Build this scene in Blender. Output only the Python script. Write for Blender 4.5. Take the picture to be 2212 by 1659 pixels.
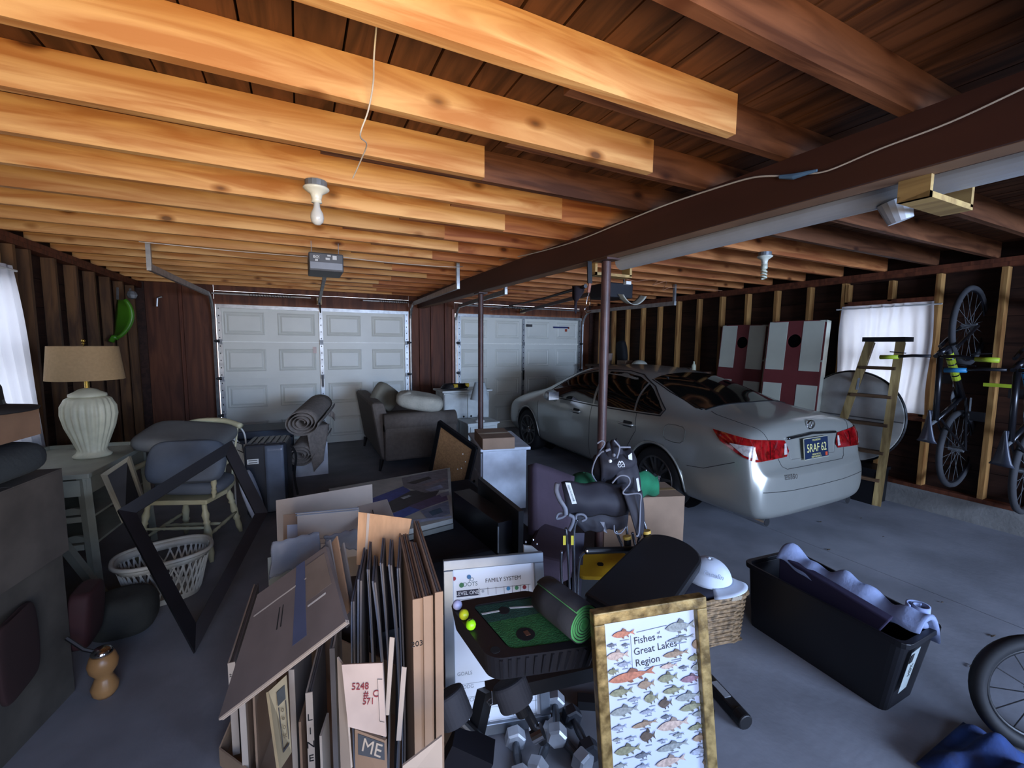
import bpy, bmesh, math, random
from mathutils import Vector, Matrix, Euler
from mathutils.bvhtree import BVHTree
from math import sin, cos, pi, radians as R_
random.seed(7)
for o in list(bpy.data.objects): bpy.data.objects.remove(o)
S = bpy.context.scene
COL = S.collection

# ------------------------------------------------------------------ camera
CH, YAW, PIT, ROL, FPX = 1.6084, .4588, .0939, .0079, 933.642
PW, PH = 2212, 1659
_cy, _sy, _cp, _sp = cos(YAW), sin(YAW), cos(PIT), sin(PIT)
CF = Vector((_sy*_cp, _cy*_cp, -_sp))
_r = Vector((_cy, -_sy, 0)); _u = _r.cross(CF)
CR = cos(ROL)*_r + sin(ROL)*_u
CU = -sin(ROL)*_r + cos(ROL)*_u
CO = Vector((0, 0, CH))
cd = bpy.data.cameras.new('camera'); cam = bpy.data.objects.new('camera', cd); COL.objects.link(cam)
cd.sensor_fit = 'HORIZONTAL'; cd.sensor_width = 36; cd.lens = 36*FPX/PW
cd.clip_start = .05; cd.clip_end = 200
m3 = Matrix((CR, CU, -CF)).transposed()
cam.matrix_world = Matrix.Translation(CO) @ m3.to_4x4()
S.camera = cam
def ray(px, py): return CF + CR*((px-PW/2)/FPX) + CU*((PH/2-py)/FPX)
def PZ(px, py, z=0.): d = ray(px, py); return CO + d*((z-CH)/d.z)
def PY(px, py, y): d = ray(px, py); return CO + d*(y/d.y)
def PX(px, py, x): d = ray(px, py); return CO + d*(x/d.x)
def PD(px, py, dep): return CO + ray(px, py)*dep

# ------------------------------------------------------------------ light and exposure
S.view_settings.view_transform = 'Standard'; S.view_settings.look = 'None'
S.view_settings.gamma = 1; S.view_settings.use_curve_mapping = False
S.view_settings.exposure = 0.0
W = bpy.data.worlds.new('daylight'); S.world = W; W.use_nodes = True
bg = W.node_tree.nodes['Background']; bg.inputs[0].default_value = (.80, .86, 1, 1); bg.inputs[1].default_value = 5.0
def area(name, loc, target, sx, sy, power, col, spread=180):
    l = bpy.data.lights.new(name, 'AREA'); l.shape = 'RECTANGLE'; l.size = sx; l.size_y = sy
    l.energy = power; l.color = col; l.spread = R_(spread)
    o = bpy.data.objects.new(name, l); COL.objects.link(o); o.location = loc
    o.rotation_euler = (Vector(target)-Vector(loc)).to_track_quat('-Z', 'Y').to_euler(); return o
# daylight through the open entrance door behind the camera: blue sky from above, warm sunlit ground from below
area('daylight_sky', (3.3, -3.9, 1.6), (2.7, 2.6, .5), 2.8, 1.2, 315, (.44, .62, 1.0), 140)
area('daylight_door', (.1, -1.22, 1.75), (.1, 3.2, .5), 1.5, .7, 30, (.44, .60, 1.0), 130)
area('daylight_ground', (-.15, -1.22, 1.0), (-.1, 1.5, 2.5), 1.6, 1.1, 31, (1.0, .72, .38), 85)

# ------------------------------------------------------------------ helpers
def s2l(c): return c/12.92 if c <= .04045 else ((c+.055)/1.055)**2.4
def lin(c):
    if isinstance(c, str): c = [int(c[i:i+2], 16)/255 for i in (0, 2, 4)]
    return (s2l(c[0]), s2l(c[1]), s2l(c[2]), 1)
MATS = {}
def mat(name, col, rough=.6, metal=0., var=.12, scale=6., bump=0., bscale=40., spec=.5, coat=0., trans=0., alpha=1., stretch=None, col2=None, transl=0.):
    if name in MATS: return MATS[name]
    m = bpy.data.materials.new(name); m.use_nodes = True; nt = m.node_tree; N = nt.nodes; L = nt.links
    b = N['Principled BSDF']; b.inputs['Roughness'].default_value = rough; b.inputs['Metallic'].default_value = metal
    b.inputs['Specular IOR Level'].default_value = spec; b.inputs['Coat Weight'].default_value = coat
    b.inputs['Transmission Weight'].default_value = trans; b.inputs['Alpha'].default_value = alpha
    c = lin(col); c2 = lin(col2) if col2 else tuple(min(1, v*(1-2*var)) for v in c[:3])+(1,)
    tc = N.new('ShaderNodeTexCoord'); mp = N.new('ShaderNodeMapping'); L.new(tc.outputs['Object'], mp.inputs[0])
    if stretch: mp.inputs['Scale'].default_value = stretch
    nz = N.new('ShaderNodeTexNoise'); nz.inputs['Scale'].default_value = scale; nz.inputs['Detail'].default_value = 4
    L.new(mp.outputs[0], nz.inputs['Vector'])
    cr = N.new('ShaderNodeValToRGB'); cr.color_ramp.elements[0].position = .35; cr.color_ramp.elements[1].position = .65
    cr.color_ramp.elements[0].color = c2; cr.color_ramp.elements[1].color = c
    L.new(nz.outputs['Fac'], cr.inputs[0]); L.new(cr.outputs[0], b.inputs['Base Color'])
    if bump:
        n2 = N.new('ShaderNodeTexNoise'); n2.inputs['Scale'].default_value = bscale; n2.inputs['Detail'].default_value = 3
        L.new(mp.outputs[0], n2.inputs['Vector'])
        bp = N.new('ShaderNodeBump'); bp.inputs['Strength'].default_value = bump; bp.inputs['Distance'].default_value = .01
        L.new(n2.outputs['Fac'], bp.inputs['Height']); L.new(bp.outputs[0], b.inputs['Normal'])
    if transl:
        t = N.new('ShaderNodeBsdfTranslucent'); t.inputs[0].default_value = c; mx = N.new('ShaderNodeMixShader'); mx.inputs[0].default_value = transl
        L.new(b.outputs[0], mx.inputs[1]); L.new(t.outputs[0], mx.inputs[2]); L.new(mx.outputs[0], N['Material Output'].inputs[0])
    MATS[name] = m; return m
def wood(name, c1, c2, axis=0, knots=True, rough=.62, gs=1.0, thin=None):
    """pine: grain stretched along one axis of the piece, dark knots, a shift of tone per piece"""
    if name in MATS: return MATS[name]
    m = bpy.data.materials.new(name); m.use_nodes = True; nt = m.node_tree; N = nt.nodes; L = nt.links
    b = N['Principled BSDF']; b.inputs['Roughness'].default_value = rough; b.inputs['Specular IOR Level'].default_value = .3
    tc = N.new('ShaderNodeTexCoord'); oi = N.new('ShaderNodeObjectInfo')
    ad = N.new('ShaderNodeVectorMath'); ad.operation = 'MULTIPLY_ADD'; ad.inputs[1].default_value = (1, 1, 1)
    sc = N.new('ShaderNodeVectorMath'); sc.operation = 'SCALE'; sc.inputs['Scale'].default_value = 37.
    cmb = N.new('ShaderNodeCombineXYZ')
    for i in range(3): L.new(oi.outputs['Random'], cmb.inputs[i])
    L.new(cmb.outputs[0], sc.inputs[0]); L.new(tc.outputs['Object'], ad.inputs[0]); L.new(sc.outputs[0], ad.inputs[2])
    mp = N.new('ShaderNodeMapping'); s = [9*gs]*3; s[axis] = .9*gs; mp.inputs['Scale'].default_value = s; L.new(ad.outputs[0], mp.inputs[0])
    nz = N.new('ShaderNodeTexNoise'); nz.inputs['Scale'].default_value = 1.6; nz.inputs['Detail'].default_value = 6; nz.inputs['Distortion'].default_value = 1.2
    L.new(mp.outputs[0], nz.inputs['Vector'])
    cr = N.new('ShaderNodeValToRGB'); cr.color_ramp.elements[0].position = .36; cr.color_ramp.elements[1].position = .62
    cr.color_ramp.elements[0].color = lin(c2); cr.color_ramp.elements[1].color = lin(c1); L.new(nz.outputs['Fac'], cr.inputs[0])
    out = cr.outputs[0]
    if knots:
        mk = N.new('ShaderNodeMapping'); s = [6.5]*3; s[axis] = 3.4
        if thin is not None: s[thin] = .25; mk.inputs['Scale'].default_value = s; L.new(ad.outputs[0], mk.inputs[0])
        vo = N.new('ShaderNodeTexVoronoi'); vo.inputs['Scale'].default_value = 1.; vo.inputs['Randomness'].default_value = 1; L.new(mk.outputs[0], vo.inputs['Vector'])
        kr = N.new('ShaderNodeValToRGB'); e = kr.color_ramp.elements; e[0].position = .07; e[0].color = (.10, .045, .02, 1); e[1].position = .20; e[1].color = (1, 1, 1, 1)
        e2 = kr.color_ramp.elements.new(.11); e2.color = (.5, .36, .22, 1)
        L.new(vo.outputs['Distance'], kr.inputs[0])
        mu = N.new('ShaderNodeMix'); mu.data_type = 'RGBA'; mu.blend_type = 'MULTIPLY'; mu.inputs[0].default_value = .85
        L.new(out, mu.inputs[6]); L.new(kr.outputs[0], mu.inputs[7]); out = mu.outputs[2]
    hs = N.new('ShaderNodeHueSaturation'); mr = N.new('ShaderNodeMapRange'); mr.inputs[3].default_value = .78; mr.inputs[4].default_value = 1.12
    L.new(oi.outputs['Random'], mr.inputs[0]); L.new(mr.outputs[0], hs.inputs['Value']); L.new(out, hs.inputs['Color'])
    L.new(hs.outputs[0], b.inputs['Base Color'])
    bp = N.new('ShaderNodeBump'); bp.inputs['Strength'].default_value = .25; bp.inputs['Distance'].default_value = .01
    L.new(nz.outputs['Fac'], bp.inputs['Height']); L.new(bp.outputs[0], b.inputs['Normal'])
    MATS[name] = m; return m
def emit(name, col, st):
    m = bpy.data.materials.new(name); m.use_nodes = True; N = m.node_tree.nodes; b = N['Principled BSDF']
    b.inputs['Base Color'].default_value = lin(col); b.inputs['Emission Color'].default_value = lin(col); b.inputs['Emission Strength'].default_value = st; return m

MW = {}
def setp(o, label=None, cat=None, group=None, kind=None):
    if label: o['label'] = label
    if cat: o['category'] = cat
    if group: o['group'] = group
    if kind: o['kind'] = kind
    return o
def thing(name, label, cat, loc=(0, 0, 0), rot=0., group=None, kind=None):
    o = bpy.data.objects.new(name, None); COL.objects.link(o); o.empty_display_size = .1
    e = Euler(rot) if isinstance(rot, (tuple, list, Euler)) else Euler((0, 0, rot))
    o.location = loc; o.rotation_euler = e
    MW[o.name] = Matrix.Translation(Vector(loc)) @ e.to_matrix().to_4x4()
    return setp(o, label, cat, group, kind)
def struct(name, loc=(0, 0, 0)):
    return thing(name, None, None, loc, 0, None, 'structure')
class MB:
    def __init__(s): s.v = []; s.f = []; s.m = []; s.smooth = False
    def add(s, vs, fs, mi=0, M=None):
        k = len(s.v)
        s.v += [(M @ Vector(p)) if M is not None else Vector(p) for p in vs]
        s.f += [tuple(i+k for i in f) for f in fs]; s.m += [mi]*len(fs); return s
    def box(s, c, d, rot=None, mi=0, M=None, taper=1.):
        x, y, z = [q/2 for q in d]; t = taper
        vs = [Vector((a*(t if cc > 0 else 1), b*(t if cc > 0 else 1), cc)) for a, b, cc in
              [(-x, -y, -z), (x, -y, -z), (x, y, -z), (-x, y, -z), (-x, -y, z), (x, -y, z), (x, y, z), (-x, y, z)]]
        if rot is not None:
            e = Euler(rot) if isinstance(rot, (tuple, list)) else Euler((0, 0, rot)); rm = e.to_matrix(); vs = [rm @ v for v in vs]
        vs = [v+Vector(c) for v in vs]
        return s.add(vs, [(0, 3, 2, 1), (4, 5, 6, 7), (0, 1, 5, 4), (1, 2, 6, 5), (2, 3, 7, 6), (3, 0, 4, 7)], mi, M)
    def hexa(s, p, mi=0):   # eight corners: bottom four, top four
        return s.add(p, [(0, 3, 2, 1), (4, 5, 6, 7), (0, 1, 5, 4), (1, 2, 6, 5), (2, 3, 7, 6), (3, 0, 4, 7)], mi)
    def bar(s, a, b, w, h, up=(0, 0, 1), mi=0):
        a = Vector(a); b = Vector(b); d = (b-a).normalized(); u = Vector(up)
        sd = d.cross(u)
        if sd.length < 1e-4: sd = d.cross(Vector((1, 0, 0)))
        sd.normalize(); u = sd.cross(d)
        q = []
        for p in (a, b):
            for i, j in ((-1, -1), (1, -1), (1, 1), (-1, 1)): q.append(p+sd*(i*w/2)+u*(j*h/2))
        return s.add(q, [(0, 3, 2, 1), (4, 5, 6, 7), (0, 1, 5, 4), (1, 2, 6, 5), (2, 3, 7, 6), (3, 0, 4, 7)], mi)
    def tube(s, pts, r, n=8, mi=0, closed=False, caps=True):
        pts = [Vector(p) for p in pts]; m = len(pts); rs = r if isinstance(r, (list, tuple)) else [r]*m
        t0 = (pts[1]-pts[0]).normalized(); a = t0.orthogonal().normalized(); vs = []; pt = t0
        for i, p in enumerate(pts):
            if closed: t = (pts[(i+1) % m]-pts[i-1])
            else: t = pts[min(i+1, m-1)]-pts[max(i-1, 0)]
            if t.length < 1e-9: t = pt
            t = t.normalized(); q = pt.rotation_difference(t); a = q @ a; pt = t; bq = t.cross(a)
            for j in range(n): g = 2*pi*j/n; vs.append(p+(a*cos(g)+bq*sin(g))*rs[i])
        fs = []
        for i in range(m if closed else m-1):
            for j in range(n):
                k = ((i+1) % m)*n; fs.append((i*n+j, i*n+(j+1) % n, k+(j+1) % n, k+j))
        if caps and not closed: fs += [tuple(range(n))[::-1], tuple((m-1)*n+j for j in range(n))]
        return s.add(vs, fs, mi)
    def cyl(s, a, b, r0, r1=None, n=16, mi=0): return s.tube([a, b], [r0, r0 if r1 is None else r1], n, mi)
    def lathe(s, prof, c=(0, 0, 0), n=24, mi=0, M=None, flute=None, caps=True):
        c = Vector(c); vs = []; fs = []; m = len(prof)
        for i, (r, z) in enumerate(prof):
            for j in range(n):
                g = 2*pi*j/n; k = 1. if flute is None else 1-flute[1]*(flute[2](z))*abs(cos(g*flute[0]/2))
                vs.append(c+Vector((r*k*cos(g), r*k*sin(g), z)))
        for i in range(m-1):
            for j in range(n): fs.append((i*n+j, i*n+(j+1) % n, (i+1)*n+(j+1) % n, (i+1)*n+j))
        if caps and prof[0][0] > 1e-4: fs.append(tuple(range(n))[::-1])
        if caps and prof[-1][0] > 1e-4: fs.append(tuple((m-1)*n+j for j in range(n)))
        return s.add(vs, fs, mi, M)
    def prism(s, poly, z0, z1, M=None, mi=0):
        n = len(poly); vs = [(x, y, z0) for x, y in poly]+[(x, y, z1) for x, y in poly]
        fs = [tuple(range(n))[::-1], tuple(range(n, 2*n))]+[(i, (i+1) % n, n+(i+1) % n, n+i) for i in range(n)]
        return s.add(vs, fs, mi, M)
    def grid(s, fn, nu, nv, mi=0, th=0., wrap=False):
        P = [[Vector(fn(i/nu, j/nv)) for j in range(nv+1)] for i in range(nu+1)]
        vs = [p for r in P for p in r]; q = nv+1
        fs = [(i*q+j, (i+1)*q+j, (i+1)*q+j+1, i*q+j+1) for i in range(nu) for j in range(nv)]
        if th:
            k = len(vs); nn = []
            for i in range(nu+1):
                for j in range(nv+1):
                    a = P[min(i+1, nu)][j]-P[max(i-1, 0)][j]; b = P[i][min(j+1, nv)]-P[i][max(j-1, 0)]
                    c = a.cross(b); nn.append(c.normalized() if c.length > 1e-9 else Vector((0, 0, 1)))
            vs2 = [v-n_*th for v, n_ in zip(vs, nn)]
            f2 = [tuple(x+k for x in f[::-1]) for f in fs]
            ed = []
            for i in range(nu): ed += [((i+1)*q, i*q, i*q+k, (i+1)*q+k), (i*q+nv, (i+1)*q+nv, (i+1)*q+nv+k, i*q+nv+k)]
            for j in range(nv): ed += [(j, j+1, j+1+k, j+k), (nu*q+j+1, nu*q+j, nu*q+j+k, nu*q+j+1+k)]
            return s.add(vs+vs2, fs+f2+ed, mi)
        return s.add(vs, fs, mi)
    def sphere(s, c, r, n=12, mi=0):
        rr = r if isinstance(r, (tuple, list)) else (r, r, r); vs = []; fs = []; c = Vector(c); k = n//2
        for i in range(k+1):
            a = pi*i/k
            for j in range(n): g = 2*pi*j/n; vs.append(c+Vector((rr[0]*sin(a)*cos(g), rr[1]*sin(a)*sin(g), -rr[2]*cos(a))))
        for i in range(k):
            for j in range(n): fs.append((i*n+j, i*n+(j+1) % n, (i+1)*n+(j+1) % n, (i+1)*n+j))
        return s.add(vs, fs, mi)
    def slab4(s, q, n, mi=0):  # quad with thickness vector n
        n = Vector(n); q = [Vector(p) for p in q]; return s.hexa([p for p in q]+[p+n for p in q], mi)
    def build(s, name, mats, parent=None, local=False, smooth=False, bevel=0., sub=0, loc=None, weld=False):
        me = bpy.data.meshes.new(name); vs = s.v
        inv = None
        if parent is not None and not local: inv = MW[parent.name].inverted()
        if parent is None and loc is None and vs:
            c = sum(vs, Vector())/len(vs); loc = Vector((c.x, c.y, min(v.z for v in vs)))
        if parent is None: vs = [v-Vector(loc) for v in vs]
        elif inv is not None: vs = [inv @ v for v in vs]
        me.from_pydata([tuple(v) for v in vs], [], s.f)
        for mm in (mats if isinstance(mats, (list, tuple)) else [mats]): me.materials.append(mm)
        me.polygons.foreach_set('material_index', s.m)
        bm = bmesh.new(); bm.from_mesh(me)
        if weld: bmesh.ops.remove_doubles(bm, verts=bm.verts, dist=1e-4)
        bmesh.ops.recalc_face_normals(bm, faces=bm.faces)
        bm.to_mesh(me); bm.free()
        if smooth: me.polygons.foreach_set('use_smooth', [True]*len(me.polygons))
        o = bpy.data.objects.new(name, me); COL.objects.link(o)
        if parent is not None: o.parent = parent; MW[o.name] = MW[parent.name]
        else: o.location = loc; MW[o.name] = Matrix.Translation(Vector(loc))
        if bevel:
            b = o.modifiers.new('b', 'BEVEL'); b.width = bevel; b.segments = 2; b.limit_method = 'ANGLE'; b.angle_limit = R_(40)
        if sub:
            b = o.modifiers.new('s', 'SUBSURF'); b.levels = sub; b.render_levels = sub
        return o
def arc(c, r, a0, a1, n, ax='xz'):
    c = Vector(c); out = []
    for i in range(n+1):
        a = R_(a0+(a1-a0)*i/n); d = {'xz': (cos(a), 0, sin(a)), 'yz': (0, cos(a), sin(a)), 'xy': (cos(a), sin(a), 0)}[ax]
        out.append(c+Vector(d)*r)
    return out
def smoothpts(pts, k=6):
    pts = [Vector(p) for p in pts]; out = []
    P = [pts[0]]+pts+[pts[-1]]
    for i in range(1, len(P)-2):
        for j in range(k):
            t = j/k; a, b, c, d = P[i-1], P[i], P[i+1], P[i+2]
            out.append(.5*((2*b)+(c-a)*t+(2*a-5*b+4*c-d)*t*t+(-a+3*b-3*c+d)*t*t*t))
    out.append(pts[-1]); return out
def text(body, parent, M, size, m, name='lettering', align='CENTER', ext=.0006, sx=1., world=True):
    cu = bpy.data.curves.new(name, 'FONT'); cu.body = body; cu.size = size; cu.align_x = align; cu.align_y = 'CENTER'; cu.extrude = ext
    cu.resolution_u = 3; cu.materials.append(m)
    tmp = bpy.data.objects.new(name+'_tmp', cu); COL.objects.link(tmp)
    bpy.context.view_layer.update()
    me = bpy.data.meshes.new_from_object(tmp.evaluated_get(bpy.context.evaluated_depsgraph_get())); bpy.data.objects.remove(tmp)
    T = (MW[parent.name].inverted() @ M if world else M) @ Matrix.Diagonal((sx, 1, 1, 1)); me.transform(T)
    me.name = name; o = bpy.data.objects.new(name, me); COL.objects.link(o); o.parent = parent; MW[o.name] = MW[parent.name]; return o
def frameM(o, x, y):   # matrix with origin o, x along x, y along y
    x = Vector(x).normalized(); y = Vector(y); z = x.cross(y).normalized(); y = z.cross(x)
    return Matrix.Translation(Vector(o)) @ Matrix((x, y, z)).transposed().to_4x4()
def cop(src, parent=None, loc=None, rot=None):
    o = src.copy(); COL.objects.link(o)
    if parent is not None: o.parent = parent
    if loc is not None: o.location = loc
    if rot is not None: o.rotation_euler = rot
    if parent is None: MW[o.name] = Matrix.Translation(o.location) @ o.rotation_euler.to_matrix().to_4x4()
    for c in list(src.children): cop(c, o)
    return o

# ------------------------------------------------------------------ materials
concrete = mat('concrete', '85868c', .75, var=.16, scale=2.2, bump=.15, bscale=30)
curbm = mat('curb_concrete', '8a8883', .85, var=.15, scale=5, bump=.3)
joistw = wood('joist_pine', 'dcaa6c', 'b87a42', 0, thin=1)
joistdd = wood('joist_pine_shaded', '74482c', '4a2813', 0, thin=1)  # near right-hand joists: the shade up there is put into the wood colour
joistd = wood('joist_pine_dim', 'bd7c48', '8e4f2a', 0, thin=1)  # farther right-hand joists: dimmer light put into a darker, redder wood
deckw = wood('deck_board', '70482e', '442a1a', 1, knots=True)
studw = wood('stud_pine', 'b88a50', '8a5c30', 2)
plyw = wood('plywood_red', '6e4028', '4e2a1a', 2, knots=True, gs=.6)
shew = wood('sheathing', '3c2419', '26150e', 1, knots=False)
beamw = mat('beam_stain', '4c2a1f', .55, var=.2, scale=4, stretch=(1, .1, 1))
plyl = wood('plywood_light', 'b89a60', '96784a', 1)
trimw = wood('trim_wood', '6e3c26', '502a1a', 2, knots=False)
steelb = mat('brown_steel', '4e3530', .45, var=.2, scale=9, bump=.1)
galv = mat('galvanised', 'b4b6b4', .42, .75, var=.15, scale=12)
galvd = mat('galvanised_dull', '8e9294', .5, .5, var=.2, scale=12)
white = mat('white_paint', 'e2e3dd', .5, var=.04)
doorm = mat('door_white', 'dedfd2', .45, var=.03, scale=3)
black = mat('black_plastic', '141416', .45, var=.1)
blackm = mat('black_matte', '0d0d10', .8, var=.1)
rubber = mat('rubber', '17171a', .7, var=.2)
chrome = mat('chrome', 'd8d8d8', .15, 1.)
pvc = mat('pvc_grey', 'b8bbbc', .4, var=.05)
card = mat('cardboard', '9c8068', .85, var=.1, scale=5, bump=.05)
carddk = mat('cardboard_brown', '8a6c54', .85, var=.12, scale=5)
cardpl = mat('cardboard_pale', 'b8a898', .85, var=.08, scale=5)
cardgr = mat('cardboard_grey', '6c6664', .85, var=.12, scale=5)
glassd = mat('tinted_glass', '0c0f0e', .06, 0, var=.0, spec=.8)
wcurt = mat('white_curtain', 'e6e6ea', .9, var=.03, transl=.6)
wirew = mat('white_wire', 'd6cfc0', .5)

# ------------------------------------------------------------------ structure
XL, XR, YB, YR, ZC = -1.84, 5.48, 7.45, -4.0, 2.38
fl = struct('floor')
bxj = 3.68
for (x0, x1, y0, y1) in ((XL-.1, bxj-.003, YR-.1, YB+.1), (bxj+.003, XR+.1, YR-.1, YB+.1)):
    MB().box(((x0+x1)/2, (y0+y1)/2, -.05), (x1-x0, y1-y0, .1)).build('slab', concrete, fl)
MB().box(((XL+XR)/2, 1.7, -.05), (8, 12.2, .07)).build('subbase', mat('dark_joint', '38363a', .9), fl)
# oil stains and leaf litter lie on the slab as thin scraps
def wall_side(name, X, sgn, studs, win, sw=None):
    w = struct(name)
    xo = X+sgn*.10
    a, b, z0, z1 = win
    for (y0, y1, q0, q1) in ((YR, a, .0, 2.6), (b, YB+.05, .0, 2.6), (a, b, .0, z0), (a, b, z1, 2.6)):
        # sheathing boards, laid level
        z = q0; k = 0
        while z < q1-1e-3:
            h = min(.235, q1-z); MB().box((xo+sgn*.01, (y0+y1)/2, z+h/2), (.02, y1-y0, h-.004)).build('sheathing_board', shew, w); z += h
    MB().box((X+sgn*.075, (YR+YB)/2, .1), (.15, YB-YR, .2)).build('curb', curbm, w)
    MB().box((X+sgn*.045, (YR+YB)/2, .22), (.09, YB-YR, .038)).build('sill_plate', trimw, w)
    for q in (2.322, 2.36): MB().box((X+sgn*.045, (YR+YB)/2, q), (.09, YB-YR, .037)).build('top_plate', trimw, w)
    for (y0, y1, q0, q1) in ((YR, a, .0, 2.65), (b, YB+.1, .0, 2.65), (a, b, .0, z0), (a, b, z1, 2.65)): MB().box((xo+sgn*.035, (y0+y1)/2, (q0+q1)/2), (.012, y1-y0, q1-q0)).build('leak_backing', blackm, w)  # dark backing added behind the boards to block light at their gaps
    sm = MB().box((0, 0, 0), (.089, .038, 2.06))
    first = None
    for y in studs:
        if a-.05 < y < b+.05: continue
        if first is None:
            first = sm.build('stud', sw or studw, w, local=True); first.location = (X+sgn*.045, y, 1.27)
        else:
            o = cop(first); o.parent = w; o.location = (X+sgn*.045, y, 1.27)
    for y in (a-.02, b+.02):
        o = cop(first); o.parent = w; o.location = (X+sgn*.045, y, 1.27)
    for q in (z0-.02, z1+.02): MB().box((X+sgn*.045, (a+b)/2, q), (.089, b-a, .038)).build('window_header', trimw, w)
    for y in [v for v in studs if a < v < b]:
        MB().box((X+sgn*.045, y, (2.3+z1)/2), (.089, .038, 2.26-z1)).build('cripple_stud', studw, w)
        MB().box((X+sgn*.045, y, (.24+z0)/2), (.089, .038, z0-.28)).build('cripple_stud', studw, w)
    return w
WR = (1.98, 2.74, .92, 2.05); WL = (3.5, 4.5, .92, 2.05)
ST = [2.73-.4*16+.4*i for i in range(28)]
wall_side('wall_right', XR, 1, ST, WR)
wall_side('wall_left', XL, -1, ST, WL, wood('stud_shaded', '6a4a2c', '4a3220', 2))  # left studs: the shade on this wall is put into a darker wood
def window(name, X, sgn, win):
    a, b, z0, z1 = win; w = struct(name)
    fr = MB()
    for y in (a+.02, b-.02): fr.box((X+sgn*.06, y, (z0+z1)/2), (.1, .04, z1-z0))
    for q in (z0+.02, z1-.02): fr.box((X+sgn*.06, (a+b)/2, q), (.1, b-a, .04))
    fr.box((X+sgn*.06, (a+b)/2, (z0+z1)/2+.02), (.04, b-a-.08, .05))
    fr.build('window_frame', trimw, w)
    g = mat('window_glass', 'f4f6f8', .02, trans=1., var=0)
    for q in (0, 1):
        h = (z1-z0)/2-.05
        MB().box((X+sgn*.07, (a+b)/2, z0+.04+h/2+q*(h+.05)), (.004, b-a-.08, h)).build('pane', g, w)
    MB().box((X-sgn*.01, (a+b)/2, z0-.03), (.06, b-a+.1, .025)).build('window_sill', trimw, w)
window('window_1', XL, -1, WL); window('window_2', XR, 1, WR)
def curtain(name, label, X, y0, y1, z0, z1, sgn, amp=.018, waves=11, flare=0.):
    t = thing(name, label, 'curtain', (X, (y0+y1)/2, z0))
    def fn(u, v):
        y = y0+(y1-y0)*u; z = z0+(z1-z0)*v
        return (X+sgn*amp*sin(u*waves*2*pi+.8*sin(v*3))*(1.1-.5*v)+.004*sin(u*60+v*5), y+.01*sin(v*7+u*9)+flare*u*(1-v), z)
    MB().grid(fn, 110, 14).build('cloth', wcurt, t, smooth=True)
    MB().cyl((X, y0-.05, z1-.03), (X, y1+.05, z1-.03), .008).build('rod', white, t)
    return t
curtain('curtain', 'long white curtain glowing over the window of the left wall', XL+.07, 3.1, 4.30, .76, 2.12, 1, flare=.22)
curtain('curtain', 'short white pair of curtains on the small window behind the wooden ladder', XR-.05, 1.95, 2.74, .95, 2.04, -1, .012, 8)

# far wall with two garage doors
DY, DH = 7.41, 2.13
D1 = (-1.021, 1.678); D2 = (2.55, 5.197)
wb = struct('wall_back')
for x in (XL-.12, XR+.12): MB().box((x, YB+.03, 1.3), (.28, .1, 2.7)).build('corner_post', shew, wb)
def panel(x0, x1, z0, z1, name='plywood_panel', m=None, y=YB): MB().box(((x0+x1)/2, y+.01, (z0+z1)/2), (x1-x0-.004, .02, z1-z0-.004)).build(name, m or plyw, wb)
panel(XL, -1.43, 0, 2.5); panel(-1.43, D1[0]-.03, 0, 2.5); panel(D1[1]+.03, 2.1, 0, 2.5); panel(2.1, D2[0]-.03, 0, 2.5); panel(D2[1]+.03, XR, 0, 2.5)
for a, b in (D1, D2):
    for k in range(2): panel(a-.03, b+.03, DH+k*.19, DH+.19+k*.19, 'header_board')
for x in (-1.43, 2.1, 1.9, 2.35): MB().box((x, YB-.02, 1.19), (.038, .04, 2.38)).build('stud', trimw, wb)
for x in (-1.062, 1.72, 2.49): MB().box((x, YB-.03, 1.1), (.05, .05, 2.2)).build('door_jamb', mat('jamb_lit_pink', 'b08070', .6) if x > 2.4 else trimw, wb)  # pink jamb: light leaking in beside the right door is put into its colour
MB().box(((XL+XR)/2, YB+.045, 2.56), (XR-XL+.3, .03, .24)).build('rim_light_block', plyw, wb)  # board added above the headers to close a light leak
wr = struct('wall_rear')   # wall behind the camera with the open entrance
for (x0, x1, z0, z1, y) in ((XL, -.85, 0, 2.7, -1.3), (1.05, 1.6, 0, 2.7, -1.3), (-.85, 1.05, 2.15, 2.7, -1.3), (1.6, 1.8, 0, 2.7, YR), (5.0, XR, 0, 2.7, YR), (1.8, 5.0, 2.25, 2.7, YR)):
    MB().box(((x0+x1)/2, y-.05, (z0+z1)/2), (x1-x0, .06, z1-z0)).build('plywood_panel', plyw, wr)
MB().box((1.63, (YR-1.3)/2, 1.35), (.06, -1.3-YR, 2.7)).build('partition_panel', plyw, wr)

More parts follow.
